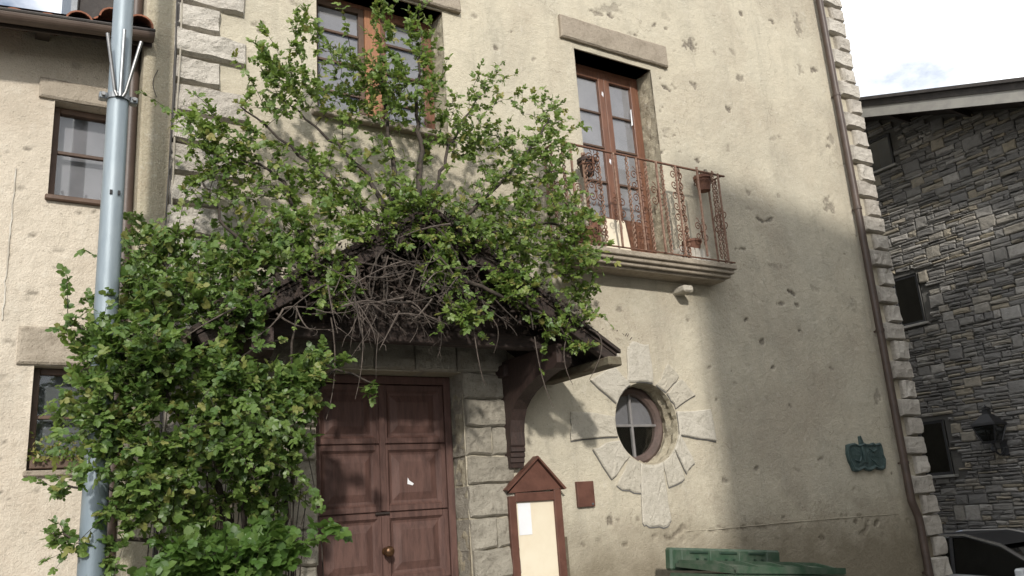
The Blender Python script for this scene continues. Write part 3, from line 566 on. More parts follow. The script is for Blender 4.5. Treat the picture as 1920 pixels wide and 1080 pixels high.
for bx in (1.74, 4.43):
    # console: post on the wall with a stepped foot, curving forward to the front beam
    pr = [(-.005, 2.12), (-.075, 2.12), (-.085, 2.16), (-.10, 2.17), (-.10, 2.21), (-.115, 2.22), (-.115, 2.25), (-.105, 2.26), (-.125, 2.27), (-.125, 2.30), (-.115, 2.31), (-.13, 2.33), (-.13, 2.45), (-.15, 2.56), (-.20, 2.66), (-.29, 2.74), (-.40, 2.80), (-.52, 2.85), (-.66, 2.90), (-.80, 2.93), (-.92, 2.93), (-.98, 2.97), (-.98, 3.14), (-.005, 3.14)]
    m_ = MB(); m_.prismx([(y, z) for y, z in pr], bx-.08, bx+.08); bk = m_.build('canopy_bracket', 'bracket_wood', H)
    m_ = MB(); m_.box(bx-.125, bx+.125, -.16, .01, 2.98, 3.10, .01); m_.build('bracket_head', 'bracket_wood', bk)

# balcony
bx0, bx1, by, bzt = 5.02, 7.545, -.36, 4.36
tiers = [(0, 4.315, 4.375), (.03, 4.30, 4.315), (.025, 4.265, 4.30), (.065, 4.25, 4.265), (.06, 4.22, 4.25), (.11, 4.19, 4.22)]
mb = MB()
for d, q0, q1 in tiers: mb.box(bx0+d, bx1-d, by+d, .02, q0, q1, .008)
bl = mb.build('balcony_slab', 'lintel_stone', H, rnd=.7)
mb = MB(); mb.box(6.80, 6.95, -.20, .02, 4.03, 4.11, .02); mb.build('corbel_stub', 'voussoir_stone', H, rnd=.5)
# railing
zb, ztp = 4.405, 5.515; yr = by+.03
mb = MB(); xl, xr = bx0+.03, bx1-.02
mb.box(xl-.01, xr+.05, yr-.012, yr+.012, ztp-.008, ztp+.012, .003).box(xl-.01, xr+.03, yr-.008, yr+.008, zb-.006, zb+.010, .003)
for xx in (xl, xr): mb.box(xx-.010, xx+.010, yr+.012, .02, ztp-.007, ztp+.009, .003).box(xx-.008, xx+.008, yr+.008, .02, zb-.005, zb+.009, .003)
rail = mb.build('balcony_railing', 'rust_iron', H)
def straight(): m_ = MB(); m_.box(-.0105, .0105, -.0105, .0105, zb, ztp-.008, .002); return m_
def twisted():
    m_ = MB(); zs = np.linspace(zb+.02, ztp-.03, 64); t = (zs-zb)*2*math.pi/.115
    for ph in (0, math.pi): m_.tube(np.stack([.014*np.cos(t+ph), .014*np.sin(t+ph), zs], 1), .0082, 4)
    m_.box(-.007, .007, -.007, .007, zb, zb+.03); m_.box(-.007, .007, -.007, .007, ztp-.04, ztp-.008); return m_
def me_of(m_, name, mat):
    o = m_.build(name, mat); me = o.data; bpy.data.objects.remove(o); return me
ms, mt = me_of(straight(), 'baluster', 'rust_light'), me_of(twisted(), 'twisted_baluster', 'rust_light')
def scroll(s=1.):
    m_ = MB()
    for sx in (-1, 1):
        for sz in (-1, 1):
            t = np.linspace(0, 1, 22); an = t*2*math.pi*1.35; r_ = .046*(1-t)**.8+.007
            cx_, cz_ = sx*.058, sz*.062
            P = np.stack([cx_ - sx*r_*np.cos(an), np.zeros(22), cz_ + sz*r_*np.sin(an)], 1); P = np.vstack([[(sx*.008, 0, sz*.005)], [(sx*.010, 0, sz*.03)], P]); m_.tube(P*s, .0072, 4)
            P = np.stack([sx*(.02+.05*t), .01*np.sin(t*3), sz*(.12+.05*np.sin(t*2.5))], 1); m_.tube(P*s, .0064*(1-t*.4), 4)
    m_.box(-.016, .016, -.012, .012, -.008, .008); return m_
msc = me_of(scroll(), 'scroll_ornament', 'rust_iron')
xs = [5.10, 5.24, 5.38, 5.53, 5.69, 5.83, 6.0, 6.15, 6.28, 6.43, 6.58, 6.76, 6.90, 7.06, 7.23, 7.39]
scr = {3: (.55, .2, .85), 7: (.22, .75, .5), 9: (.62,), 11: (.36, .60, .84, .14), 1: (.5,), 13: (.3,), 5: (.42,)}
for i, x in enumerate(xs):
    tw = i % 2 == 0; o = link('baluster', mt if tw else ms, rail); o.location = (x, yr, 0); o.rotation_euler = (R(rng.normal(0, .6)), R(rng.normal(0, .5)), 0)
    if i in scr:
        for fz in scr[i]:
            q = link('scroll_ornament', msc, rail); q.location = (x, yr, zb+(ztp-zb)*fz); q.scale = (.9, 1, 1.0)
for xx in (xl, xr):
    for k, yy in enumerate((-.10, -.22)):
        o = link('baluster', mt if k == 1 else ms, rail); o.location = (xx, yy, 0)
    q = link('scroll_ornament', msc, rail); q.location = (xx, -.22, zb+.55); q.rotation_euler = (0, 0, R(90))

# things kept on the balcony
P0 = empty('flower_pot', (7.38, -.16, 5.36)); tag(P0, 'terracotta pot hung at the right end of the balcony rail', 'flower pot')
mb = MB(); mb.lathe([(.0, 0), (.075, 0), (.10, .15), (.115, .15), (.118, .19), (.10, .19), (.09, .165), (0, .165)], (0, 0, 0), 20); mb.build('pot', 'terracotta', P0, smooth=False)
mb = MB(); t = np.linspace(0, 2*math.pi, 25); mb.tube(np.stack([.112*np.cos(t), .112*np.sin(t), np.full(25, .11)], 1), .006, 5); mb.tube([(0, -.112, .11), (0, -.15, .14), (0, -.16, .16)], .006, 5); mb.build('pot_ring', 'rust_iron', P0)
mb = MB()
for k in range(26):
    d = rng.normal(0, 1, 3); d /= np.linalg.norm(d); d[2] = abs(d[2]); c = np.array((0, 0, .20))+d*rng.uniform(.02, .10); u_ = rng.normal(0, 1, 3); u_ /= np.linalg.norm(u_); w_ = np.cross(u_, d); mb.add([c, c+u_*.022+d*.015, c+u_*.045+d*.01, c+u_*.022+w_*.02], [(0, 1, 2, 3)])
mb.build('withered_plant', 'dead_twig', P0)
P1 = empty('planter_box', (6.98, -.17, 4.38)); tag(P1, 'small white slatted planter on the balcony floor behind the railing', 'planter')
mb = MB()
for k in range(6): MB().box(-.24+k*.082, -.175+k*.082, -.10, -.085, .0, .17, .004).build('slat', 'pale_board', P1)
mb.box(-.24, .24, -.085, .10, .01, .15, .004); mb.build('trough', 'pale_board', P1)
mb = MB(); mb.lathe([(0, .15), (.08, .15), (.11, .26), (.12, .26), (.12, .29), (.10, .29), (0, .27)], (.06, 0, 0), 16); tag(mb.build('clay_bowl', 'terracotta', base=None), 'brown clay bowl standing in the white planter on the balcony', 'bowl').location = (6.98, -.17, 4.38)
mb = MB(); mb.box(-.19, .19, -.02, .02, 0, .42, .006); b_ = mb.build('board_panel', 'cream_panel'); b_.location = (5.86, -.20, 4.38); b_.rotation_euler = (R(-9), 0, 0); tag(b_, 'cream board leaning behind the left half of the balcony railing', 'board')
P2 = empty('clay_pot', (5.50, -.17, 4.38)); tag(P2, 'dark clay pot at the leafy left end of the balcony', 'flower pot')
mb = MB(); mb.lathe([(0, 0), (.09, 0), (.13, .20), (.145, .20), (.145, .24), (.12, .24), (0, .21)], (0, 0, 0), 18); mb.build('pot', 'terracotta', P2)
P4 = empty('hanging_pot', (5.56, -.18, 5.26)); tag(P4, 'brown pot hooked on the balcony rail beside the foliage', 'flower pot')
mb = MB(); mb.lathe([(0, 0), (.07, 0), (.095, .15), (.11, .15), (.11, .19), (.09, .19), (0, .165)], (0, 0, 0), 18); mb.build('pot', 'bracket_wood', P4)
mb = MB(); t = np.linspace(0, 2*math.pi, 21); mb.tube(np.stack([.106*np.cos(t), .106*np.sin(t), np.full(21, .11)], 1), .006, 5); mb.build('pot_ring', 'rust_iron', P4)

# downpipe by the right corner
P = [(10.53, -.09, 10.15), (10.53, -.09, 1.62), (10.535, -.09, 1.5), (10.60, -.10, 1.30), (10.61, -.10, 1.2), (10.61, -.10, -.4)]
Q = []
for i in range(len(P)-1):
    for t in np.linspace(0, 1, 8)[:-1]: Q.append(np.array(P[i])*(1-t)+np.array(P[i+1])*t)
Q.append(np.array(P[-1])); mb = MB(); mb.tube(Q, .052, 16); dp = mb.build('downpipe', 'pipe_brown', H, smooth=True)
for zz in (9.2, 7.4, 5.6, 3.8, 2.0, .6):
    xx = 10.53 if zz > 1.5 else 10.61
    mb = MB(); mb.tube([(xx, -.09, zz-.02), (xx, -.09, zz+.02)], .060, 16); mb.box(xx-.012, xx+.012, -.04, .03, zz-.012, zz+.012); mb.build('pipe_bracket', 'pipe_brown', dp)

# ------------------------------------------------------------------ house on the left
LH = empty('left_house', (0, 0, 0)); tag(LH, 'lower plaster house at the left edge with brown gutter and tiled roof', 'house')
W1 = (.37, .84, 4.43, 5.27); W2 = (.37, .84, 2.25, 3.04); yl = .30
lw = grid_wall('facade_wall', -4, 1.0, -.5, 5.95, yl, .026, [W1, W2], [], LPITS, 'plaster_left', LH, .010, 330, 5)
for op, cur in ((W1, 'curtain_mid'), (W2, 'curtain_dark')):
    x0, x1, z0, z1 = op; reveal('reveal', x0, x1, z0, z1, yl, yl+.3, 'plaster_left', LH)
    mb = MB(); frame(mb, x0+.002, x1-.002, z0+.002, z1-.002, yl+.11, yl+.19, .05); wd = mb.build('window', 'old_frame', LH)
    zm = z0+(z1-z0)*.52; MB().box(x0+.05, x1-.05, yl+.125, yl+.165, zm-.014, zm+.014, .003).build('glazing_bar', 'old_frame', wd)
    for q0, q1 in ((z0+.045, zm-.01), (zm+.01, z1-.045)): MB().box(x0+.045, x1-.045, yl+.14, yl+.146, q0, q1).build('pane', 'glass', wd)
    MB().box(x0+.01, x1-.01, yl+.22, yl+.226, z0+.01, z1-.02).build('curtain', cur, wd)
    MB().box(x0-.02, x1+.02, yl-.045, yl+.12, z0-.045, z0-.002, .008).build('window_sill', 'old_frame' if op is W1 else 'lintel_stone', LH, rnd=.3)
rough_stone('lintel', .25, .965, 5.275, 5.455, yl-.035, yl+.1, 'lintel_stone', LH, 12, 4, .008, .012, 600, .9, .004)
rough_stone('lintel', .25, .965, 3.045, 3.34, yl-.03, yl+.1, 'lintel_stone', LH, 12, 4, .008, .012, 610, 1., .004)
for k, q in enumerate((W1, W2)): MB().box(q[0], q[1], yl+.02, yl+.29, q[3]+.003, q[3]+.004).build('lintel_soffit', 'old_frame', LH)
mb = MB(); zs = np.linspace(3.38, 4.62, 30); mb.tube(np.stack([.135+.006*rng.normal(size=30)*.5, np.full(30, yl-.004), zs], 1), .006, 5); mb.build('render_crack_filler', 'pale_board', LH)
# eaves
es = .10            # the gutter falls to the left
zg = lambda x: 5.765+es*(x-.5)*1.0
mb = MB(); X = np.linspace(-4, 1.04, 30); K = 14; t = np.linspace(math.pi, 2*math.pi, K); v = []
for x in X:
    for r_ in (.068, .060): v += [(x, -.14+r_*math.cos(q), zg(x)+r_*math.sin(q)) for q in (t if r_ > .064 else t[::-1])]
k2 = 2*K; f = [(i*k2+j, i*k2+(j+1) % k2, (i+1)*k2+(j+1) % k2, (i+1)*k2+j) for i in range(29) for j in range(k2)] + [tuple(range(k2))[::-1], tuple(29*k2+j for j in range(k2))]
mb.add(v, [q[::-1] for q in f]); gu = mb.build('gutter', 'gutter_brown', LH)
mb = MB(); mb.tube([(x, -.208, zg(x)+.004) for x in X], .012, 6); mb.build('gutter_bead', 'roof_dark', gu)
mb = MB(); mb.add([(x, y, zg(x)+.035+(y+.12)*.36) for x in (-4, 1.04) for y in (-.12, .32)], [(0, 1, 3, 2)]); mb.add([(x, y, zg(x)+.065+(y+.12)*.36) for x in (-4, 1.04) for y in (-.12, .32)], [(2, 3, 1, 0)]); mb.build('eaves_boarding', 'soffit_wood', LH)
mb = MB(); mb.add([(x, y, zg(x)+o_) for x in (-4, 1.04) for y in (-.075, -.055) for o_ in (-.075, .06)], [(0, 1, 3, 2), (4, 6, 7, 5), (0, 4, 5, 1), (2, 3, 7, 6), (0, 2, 6, 4), (1, 5, 7, 3)]); mb.build('fascia', 'soffit_wood', LH)
for k in range(9):
    xc = .80-k*.56; mb = MB(); mb.prismx([(-.08, zg(xc)-.05), (.31, zg(xc)+.06), (.31, zg(xc)+.185), (-.08, zg(xc)+.045)], xc-.05, xc+.05); mb.build('rafter_tail', 'soffit_wood', LH)
# clay tiles: barrel tiles in rows, the ones by the abutment bedded higher
tile = []
for kk in range(2):
    m_ = MB(); t = np.linspace(0, math.pi, 9); v = []
    for s_, r_ in ((0, .105), (.42, .085)):
        v += [(r_*math.cos(q), s_, r_*math.sin(q)*.85) for q in t] + [((r_-.014)*math.cos(q), s_, (r_-.014)*math.sin(q)*.85) for q in t]
    f = [(i, i+1, 18+i+1, 18+i) for i in range(8)] + [(9+i+1, 9+i, 27+i, 27+i+1) for i in range(8)] + [(i+1, i, 9+i, 9+i+1) for i in range(8)]
    m_.add(v, f); tile.append(me_of(m_, 'roof_tile', 'roof_tile'))
mb = MB(); mb.add([(x, y, zg(x)+.075+(y+.14)*.36) for x in (-4, 1.04) for y in (-.14, 6)], [(2, 3, 1, 0)]); rf2 = mb.build('roof', 'roof_dark', LH)
for r_ in range(5):
    for k in range(22):
        x = .93-k*.225; y = -.15+r_*.34; lift = .15*max(0, 1-abs(x-.76)/.5) if x > .3 else 0
        o = link('roof_tile', tile[0], rf2); o.location = (x+rng.normal(0, .008), y+rng.normal(0, .01), zg(x)-.045+(y+.15)*.36+lift); o.rotation_euler = (R(19.8)+rng.normal(0, .02), rng.normal(0, .03), rng.normal(0, .02))
MB().box(.52, .98, .95, 2.4, 6.0, 8.6).build('dormer', 'roof_dark', LH)
MB().box(.47, .53, .90, 2.4, 6.0, 8.6, .01).build('dormer_corner', 'galv_dark', LH)
# plaster pilaster where the two houses meet, with a brown downpipe in the angle
mb = MB(); ny = 90; zz = np.linspace(-.5, 10.1, ny)
xa = .985+.010*np.array([vnoise(q, 3, 2.5) for q in zz])
v = [];
for i, q in enumerate(zz): v += [(xa[i], .32, q), (xa[i], -.02, q), (xa[i]+.02, -.035, q), (1.225, -.035, q), (1.235, .05, q)]
mb.add(v, [(i*5+k, i*5+k+1, (i+1)*5+k+1, (i+1)*5+k) for i in range(ny-1) for k in range(4)])
mb.build('pilaster', 'plaster_grey', H)
mb = MB(); mb.tube([(.935, .16, q) for q in np.linspace(.2, 10., 20)], .05, 14); mb.build('downpipe', 'pipe_brown', H, smooth=True)
# cables running up the joint
for k, (dx, rad, mt_) in enumerate(((1.236, .011, 'cable'), (1.256, .008, 'cable_pale'), (1.214, .007, 'cable'))):
    zz = np.linspace(.4, 10., 110); P = np.stack([dx+.012*np.sin(zz*2.1+k)+.008*np.array([vnoise(q, k, 3) for q in zz]), -.055-.015*k+.01*np.sin(zz*3+k), zz], 1)
    m_ = MB(); m_.tube(P, rad, 6); tag(m_.build('wall_cable', mt_), ['thick dark cable clipped up the left corner stones', 'thin pale cable running up beside the left corner stones', 'thin dark cable on the grey pilaster edge'][k], 'cable', 'cables beside the corner stones')
t = np.linspace(0, 1, 16); m_ = MB(); m_.tube(np.stack([1.10-.035*np.sin(t*math.pi), np.full(16, -.05), 5.55-.26*t], 1), .003, 4); tag(m_.build('loose_wire', 'cable'), 'short loose wire curling on the plaster pilaster', 'wire')

# ------------------------------------------------------------------ stone house on the right
SH = empty('stone_house', (0, 0, 0)); tag(SH, 'dark rubble stone house with overhanging roof at the right edge', 'house')
XS = 14.5; SW = [(1.58, 2.11, 7.64, 8.30), (1.58, 2.11, 4.55, 5.48), (1.63, 2.15, 1.84, 2.79)]
def zroof(y): return 8.20+(y-1.0)*.355
bkw = MB(); bkw.add([(XS+.05, 12, -1), (XS+.05, -6, -1), (XS+.05, -6, zroof(-6)+.3), (XS+.05, 12, zroof(12)+.3)], [(0, 1, 2, 3)]); bkw.box(XS+.06, 22, -6, 12, -1, 5.5); bkw.build('backing_wall', 'mortar_dark', SH)
# stones: bands with big blocks and stacks of thin ones; local frame x = -world y, front = -x
pieces = []
z = -.6; band = 0
while z < 9.6:
    h_ = rng.choice([.13, .17, .22, .27], p=[.25, .35, .25, .15]); s_ = -3.6 + rng.uniform(-.1, .1)     # s = -y ; covers y 3.6 .. -2.6
    while s_ < 2.6:
        if rng.random() < .30: wd_ = rng.uniform(.16, .36); pieces.append((s_, s_+wd_, z, z+h_)); s_ += wd_
        else:
            wd_ = rng.uniform(.3, .75); nsub = max(1, int(round(h_/rng.uniform(.05, .085)))); hs = rng.dirichlet(np.full(nsub, 8.))*h_; q = z
            for hh in hs:
                t_ = s_
                while t_ < s_+wd_-.02:
                    l_ = min(rng.uniform(.13, .40), s_+wd_-t_)
                    if s_+wd_-t_-l_ < .08: l_ = s_+wd_-t_
                    pieces.append((t_, t_+l_, q, q+hh)); t_ += l_
                q += hh
            s_ += wd_
    z += h_
def inwin(a, b, q0, q1):
    for (y0, y1, w0, w1) in SW:
        if b > -y1-.01 and a < -y0+.01 and q1 > w0-.05 and q0 < w1+.03: return True
    return False
pieces = [p_ for p_ in pieces if not inwin(*p_) and p_[3] < zroof(-(p_[0]+p_[1])/2)+.15]
def stone_verts(a, b, q0, q1, d, sd):
    r_ = np.random.default_rng(sd); g = .008; a += g; b -= g; q0 += g*.7; q1 -= g*.7; w_ = b-a; h_ = q1-q0; e = min(.02, h_*.3); j = lambda s: r_.normal(0, s)
    o_ = [(a+j(.006), q0+j(.005)), ((a+b)/2, q0+j(.004)), (b+j(.006), q0+j(.005)), (b+j(.004), (q0+q1)/2), (b+j(.006), q1+j(.005)), ((a+b)/2, q1+j(.004)), (a+j(.006), q1+j(.005)), (a+j(.004), (q0+q1)/2)]
    c = ((a+b)/2, (q0+q1)/2); V = [(XS+.06, -x, zz) for x, zz in o_]; V += [(XS-d+.012, -x, zz) for x, zz in o_]
    V += [(XS-d+j(.006), -(c[0]+(x-c[0])*(1-2*e/w_)), c[1]+(zz-c[1])*(1-2*e/h_)) for x, zz in o_] + [(XS-d-.004+j(.006), -c[0], c[1])]
    F = [(k+r*8, k+(r+1)*8, (k+1) % 8+(r+1)*8, (k+1) % 8+r*8) for r in range(2) for k in range(8)] + [(16+k, 24, 16+(k+1) % 8) for k in range(8)]
    return V, [q[::-1] for q in F]
def vis_size(p_):
    a, b, q0, q1 = p_; yc = -(a+b)/2
    if yc > 2.35 or yc < -1.0 or q0 < .6 or q1 > 8.6: return 0
    return (b-a)*(q1-q0)
order = sorted(range(len(pieces)), key=lambda i: -vis_size(pieces[i])); big = set(order[:300])
rest = MB(); rr_ = []
for i, p_ in enumerate(pieces):
    area = (p_[1]-p_[0])*(p_[3]-p_[2]); rv = min(1, max(0, rng.random()**1.25*.95+(.12 if area > .04 else 0)))
    if rng.random() < .05: rv = 1.
    V, F = stone_verts(*p_, rng.uniform(.005, .03), i)
    if i in big: m_ = MB(); m_.add(V, F); m_.build('wall_stone', 'rubble', SH, rnd=rv)
    else: rest.add(V, F); rr_ += [rv]*len(V)
tag(rest.build('small_wall_stones', 'rubble', SH, rnd=np.array(rr_)), kind='stuff')
for k, (y0, y1, w0, w1) in enumerate(SW):
    mb = MB(); mb.box(XS-.07, XS+.06, y0-.06, y1+.06, w0-.045, w0, .006); mb.build('window_sill', 'fascia_grey', SH)
    mb = MB()
    mb.add([(XS-.01, y1, w0), (XS-.01, y0, w0), (XS-.01, y0, w1), (XS-.01, y1, w1), (XS+.2, y1, w0), (XS+.2, y0, w0), (XS+.2, y0, w1), (XS+.2, y1, w1)], [(0, 3, 7, 4), (1, 5, 6, 2), (3, 2, 6, 7), (0, 4, 5, 1)]); mb.build('reveal', 'mortar_dark', SH)
    mb = MB()
    for a_, b_, c_, d_ in ((y0, y0+.05, w0, w1), (y1-.05, y1, w0, w1), (y0+.05, y1-.05, w0, w0+.05), (y0+.05, y1-.05, w1-.05, w1)): mb.box(XS+.012, XS+.05, a_, b_, c_, d_, .003)
    wd = mb.build('window', 'dark_metal', SH); mb = MB(); mb.box(XS+.028, XS+.034, y0+.045, y1-.045, w0+.045, w1-.045); mb.build('pane', 'glass_dark', wd)
    mb = MB(); mb.box(XS+.0405, XS+.0445, y0+.05, y1-.05, w0+.05, w1-.05); mb.build('dark_room', 'interior', wd)
    if k == 0: mb = MB(); mb.box(XS+.0352, XS+.0385, y0+.06, y0+.30, w0+.06, w1-.10); mb.build('curtain', 'blue_reflection', wd)  # blue reflection in the top pane, painted as a sheet behind the glass
# roof with verge: pale board, dark covering
def slab(mb, x0, x1, ya, yb, o0, o1): mb.add([(x, y, zroof(y)+o) for x in (x0, x1) for y in (ya, yb) for o in (o0, o1)], [(0, 1, 3, 2), (4, 6, 7, 5), (0, 4, 5, 1), (2, 3, 7, 6), (0, 2, 6, 4), (1, 5, 7, 3)])
mb = MB(); slab(mb, 13.62, 22, -6.4, 8, .24, .36); slab(mb, 13.56, 13.80, -6.4, 8, .36, .42); sr = mb.build('roof', 'roof_dark', SH)
mb = MB(); slab(mb, 13.64, 13.675, -6.4, 8, .03, .238); mb.build('verge_board', 'fascia_grey', sr)
mb = MB(); slab(mb, 13.676, XS+.3, -6.4, 8, .17, .236); mb.build('soffit_boarding', 'soffit_wood', sr)
for k in range(12): mb = MB(); y_ = -5.5+k*1.1; slab(mb, 13.676, XS+.1, y_, y_+.09, .06, .168); mb.build('soffit_joist', 'soffit_wood', sr)

# wall lantern
WL = empty('wall_lantern', (14.16, .66, 2.55)); tag(WL, 'black wrought iron lantern on the dark stone house wall', 'lantern')
def taper(mb, z0, r0, z1, r1, k=4, rot=math.pi/4):
    a_ = np.arange(k)*2*math.pi/k+rot; v = [(r0*math.cos(q), r0*math.sin(q), z0) for q in a_]+[(r1*math.cos(q), r1*math.sin(q), z1) for q in a_]
    mb.add(v, [(j, (j+1) % k, k+(j+1) % k, k+j) for j in range(k)]+[tuple(range(k))[::-1], tuple(range(k, 2*k))]); return mb
mb = MB(); taper(mb, .02, .285, .06, .27); taper(mb, .06, .25, .20, .09); taper(mb, .20, .075, .28, .06); taper(mb, .28, .085, .305, .02); mb.lathe([(.0, .30), (.025, .32), (.0, .36)], (0, 0, 0), 8); mb.build('lantern_cap', 'dark_metal', WL)
mb = MB()
for q in range(4):
    a_ = math.pi/4+q*math.pi/2; mb.tube([(.15*math.cos(a_), .15*math.sin(a_), -.24), (.26*math.cos(a_), .26*math.sin(a_), .02)], .013, 5)
taper(mb, -.27, .15, -.24, .165); mb.build('lantern_frame', 'dark_metal', WL)
mb = MB(); taper(mb, -.235, .148, .015, .252); mb.build('lantern_glass', 'glass_dark', WL)
mb = MB(); mb.lathe([(0, -.42), (.04, -.40), (.05, -.36), (.03, -.32), (.03, -.27), (0, -.27)], (0, 0, 0), 10); t = np.linspace(0, 1, 12); mb.tube(np.stack([.32*t, 0*t, -.36-.10*np.sin(t*math.pi)], 1), .018, 6); mb.box(.31, .335, -.06, .06, -.48, -.24, .004); mb.build('wall_bracket', 'dark_metal', WL)

# ------------------------------------------------------------------ things on the facade
NBd = empty('notice_board', (4.64, -.05, .7)); tag(NBd, 'brown wooden notice board with a pointed top beside the entrance', 'notice board')
def nbm(mb, name, mat): return mb.build(name, mat, NBd, base=None)
bx = 4.64
def shift(mb): 
    mb.v = [q-np.array((4.64, -.05, .7)) for q in mb.v]; return mb
mb = MB(); mb.box(4.315, 4.395, -.085, -.045, .75, 1.86, .006).box(4.835, 4.92, -.085, -.045, .75, 1.90, .006).box(4.395, 4.835, -.083, -.045, 1.80, 1.885, .006).box(4.395, 4.835, -.083, -.045, .75, .84, .006); shift(mb).build('board_frame', 'brown_paint', NBd)
mb = MB(); mb.prism([(4.315, 1.888), (4.925, 1.905), (4.655, 2.19)], -.083, -.045); shift(mb).build('gable_top', 'brown_paint', NBd)
mb = MB(); mb.prism([(4.29, 1.905), (4.655, 2.20), (4.655, 2.225), (4.275, 1.92)], -.12, -.03); mb.prism([(4.965, 1.905), (4.655, 2.225), (4.655, 2.20), (4.94, 1.895)], -.12, -.03); shift(mb).build('gable_roof', 'brown_paint', NBd)
mb = MB(); mb.box(4.33, 4.905, -.045, -.03, .76, 1.86); mb.box(4.395, 4.835, -.055, -.045, .84, 1.80); shift(mb).build('back_panel', 'cream_panel', NBd)
mb = MB(); mb.box(4.42, 4.565, -.059, -.0555, 1.50, 1.79); shift(mb).build('paper_sheet', 'paper', NBd)
mb = MB(); mb.box(4.93, 4.965, -.06, -.02, .7, 1.45, .004); shift(mb).build('side_batten', 'mossy_wood', NBd)
MP = empty('meter_plate', (5.26, -.02, 1.84)); tag(MP, 'small square brown metal plate on the wall right of the notice board', 'plate')
mb = MB(); mb.box(-.105, .105, -.012, .03, -.125, .125, .004); mb.build('cover', 'brown_paint', MP)
mb = MB(); mb.lathe([(0, 0), (.012, 0), (.012, .008), (0, .01)], (0, 0, 0), 10); k_ = mb.build('lock', 'galv_dark', MP); k_.rotation_euler = (R(90), 0, 0); k_.location = (.07, -.012, -.10)
PQ = empty('wall_plaque', (9.85, -.02, 2.1)); tag(PQ, 'dark green scalloped plaque on the shaded wall near the downpipe', 'plaque')
pts = [(-.37, .16), (-.40, .05), (-.385, -.04), (-.355, -.10), (-.325, -.17), (-.25, -.185), (-.17, -.165), (-.11, -.15), (-.06, -.175), (.02, -.185), (.09, -.165), (.14, -.145), (.20, -.17), (.27, -.18), (.33, -.16), (.36, -.10), (.375, -.04), (.345, .02), (.35, .09), (.335, .16), (.30, .175), (.22, .155), (.17, .18), (.10, .16), (.02, .165), (-.03, .18), (-.10, .16), (-.15, .155), (-.22, .18), (-.30, .175)]
pts = np.array(pts); N = len(pts)
v = [(x, .03, z) for x, z in pts]+[(x, -.018, z) for x, z in pts]+[(x*.95, -.028, z*.9) for x, z in pts]+[(x*.86, -.014, z*.74) for x, z in pts]+[(x*.45, -.02+rng.normal(0, .004), z*.4) for x, z in pts]+[(0, -.016, 0)]
f = [(r*N+i, r*N+(i+1) % N, (r+1)*N+(i+1) % N, (r+1)*N+i) for r in range(4) for i in range(N)]+[(4*N+i, 4*N+(i+1) % N, 5*N) for i in range(N)]
mb = MB(); mb.add(v, f); mb.build('plate', 'plaque_green', PQ)
mb = MB(); mb.prism([(-.10, .15), (-.03, .15), (-.05, .22), (-.075, .27), (-.095, .26)], -.02, .03); mb.build('finial', 'plaque_green', PQ)
mb = MB(); mb.tube([(-.10, -.022, .13), (-.09, -.034, .03), (-.075, -.026, -.06), (-.03, -.024, -.08)], [.016, .02, .014, .006], 6); mb.tube([(.05, -.022, .10), (.12, -.03, .06), (.20, -.03, .09)], [.008, .013, .008], 6); mb.tube([(-.28, -.02, -.03), (-.2, -.03, -.06), (-.15, -.03, 0)], [.008, .013, .008], 6); mb.build('relief', 'plaque_green', PQ)

# ------------------------------------------------------------------ street pole
PO = empty('street_pole', (.695, -1.0, .05)); tag(PO, 'grey galvanised steel pole standing in front of the left house', 'pole')
mb = MB(); zz = np.linspace(-.05, 8.5, 24); mb.tube([(.0, 0, q) for q in zz], .083-.0027*zz, 24); mb.build('pole_shaft', 'galvanised', PO, smooth=True)
mb = MB(); mb.tube([(0, 0, 4.66), (0, 0, 4.70)], .082, 20); mb.box(-.125, -.075, -.03, .03, 4.655, 4.705, .006).box(.075, .125, -.03, .03, 4.655, 4.705, .006); mb.build('clamp', 'galv_dark', PO)
for sx in (-.1, .1): mb = MB(); mb.tube([(sx, -.055, 4.68), (sx, .055, 4.68)], .014, 6); mb.build('clamp_bolt', 'bright_steel', PO)
for k, (xa_, ya_, xb_, yb_, zt_) in enumerate(((-.035, -.085, -.11, -.16, 5.09), (0.0, -.09, .0, -.12, 5.17), (.035, -.085, .11, -.16, 5.08))):
    mb = MB(); mb.tube([(xa_*.5, ya_, 4.66), (xa_, ya_, 4.70), (xb_, yb_, zt_)], .0125, 10); mb.build('rod', 'bright_steel' if k != 1 else 'galv_dark', PO)
mb = MB()
for sx in (-.02, .03): mb.box(sx-.008, sx+.008, -.080, -.068, 3.93, 3.96)
mb.build('pole_mark', 'rubber', PO)

# ------------------------------------------------------------------ rubbish container
DB = empty('rubbish_container', (6.52, -.95, gz(6.52)+.055)); DB.rotation_euler = (0, R(5.6), R(-1)); tag(DB, 'green plastic rubbish container at the foot of the wall', 'container')
def loft(secs):       # sections: list of (z, x0,x1,y0,y1)
    m_ = MB(); v = []
    for z_, a_, b_, c_, d_ in secs: v += [(a_, c_, z_), (b_, c_, z_), (b_, d_, z_), (a_, d_, z_)]
    m_.add(v, [(i*4+j, i*4+(j+1) % 4, (i+1)*4+(j+1) % 4, (i+1)*4+j) for i in range(len(secs)-1) for j in range(4)]+[(3, 2, 1, 0), tuple((len(secs)-1)*4+j for j in range(4))]); return m_
loft([(.2, -.62, .62, -.26, .40), (.95, -.70, .70, -.33, .46), (1.02, -.72, .72, -.35, .47), (1.02, -.75, .75, -.37, .50), (1.08, -.75, .75, -.37, .50)]).build('body', 'bin_green', DB)
mb = MB(); mb.prismx([(-.36, 1.085), (.44, 1.135), (.44, 1.17), (-.05, 1.165), (-.36, 1.12)], -.73, .73); lid = mb.build('lid', 'bin_green', DB)
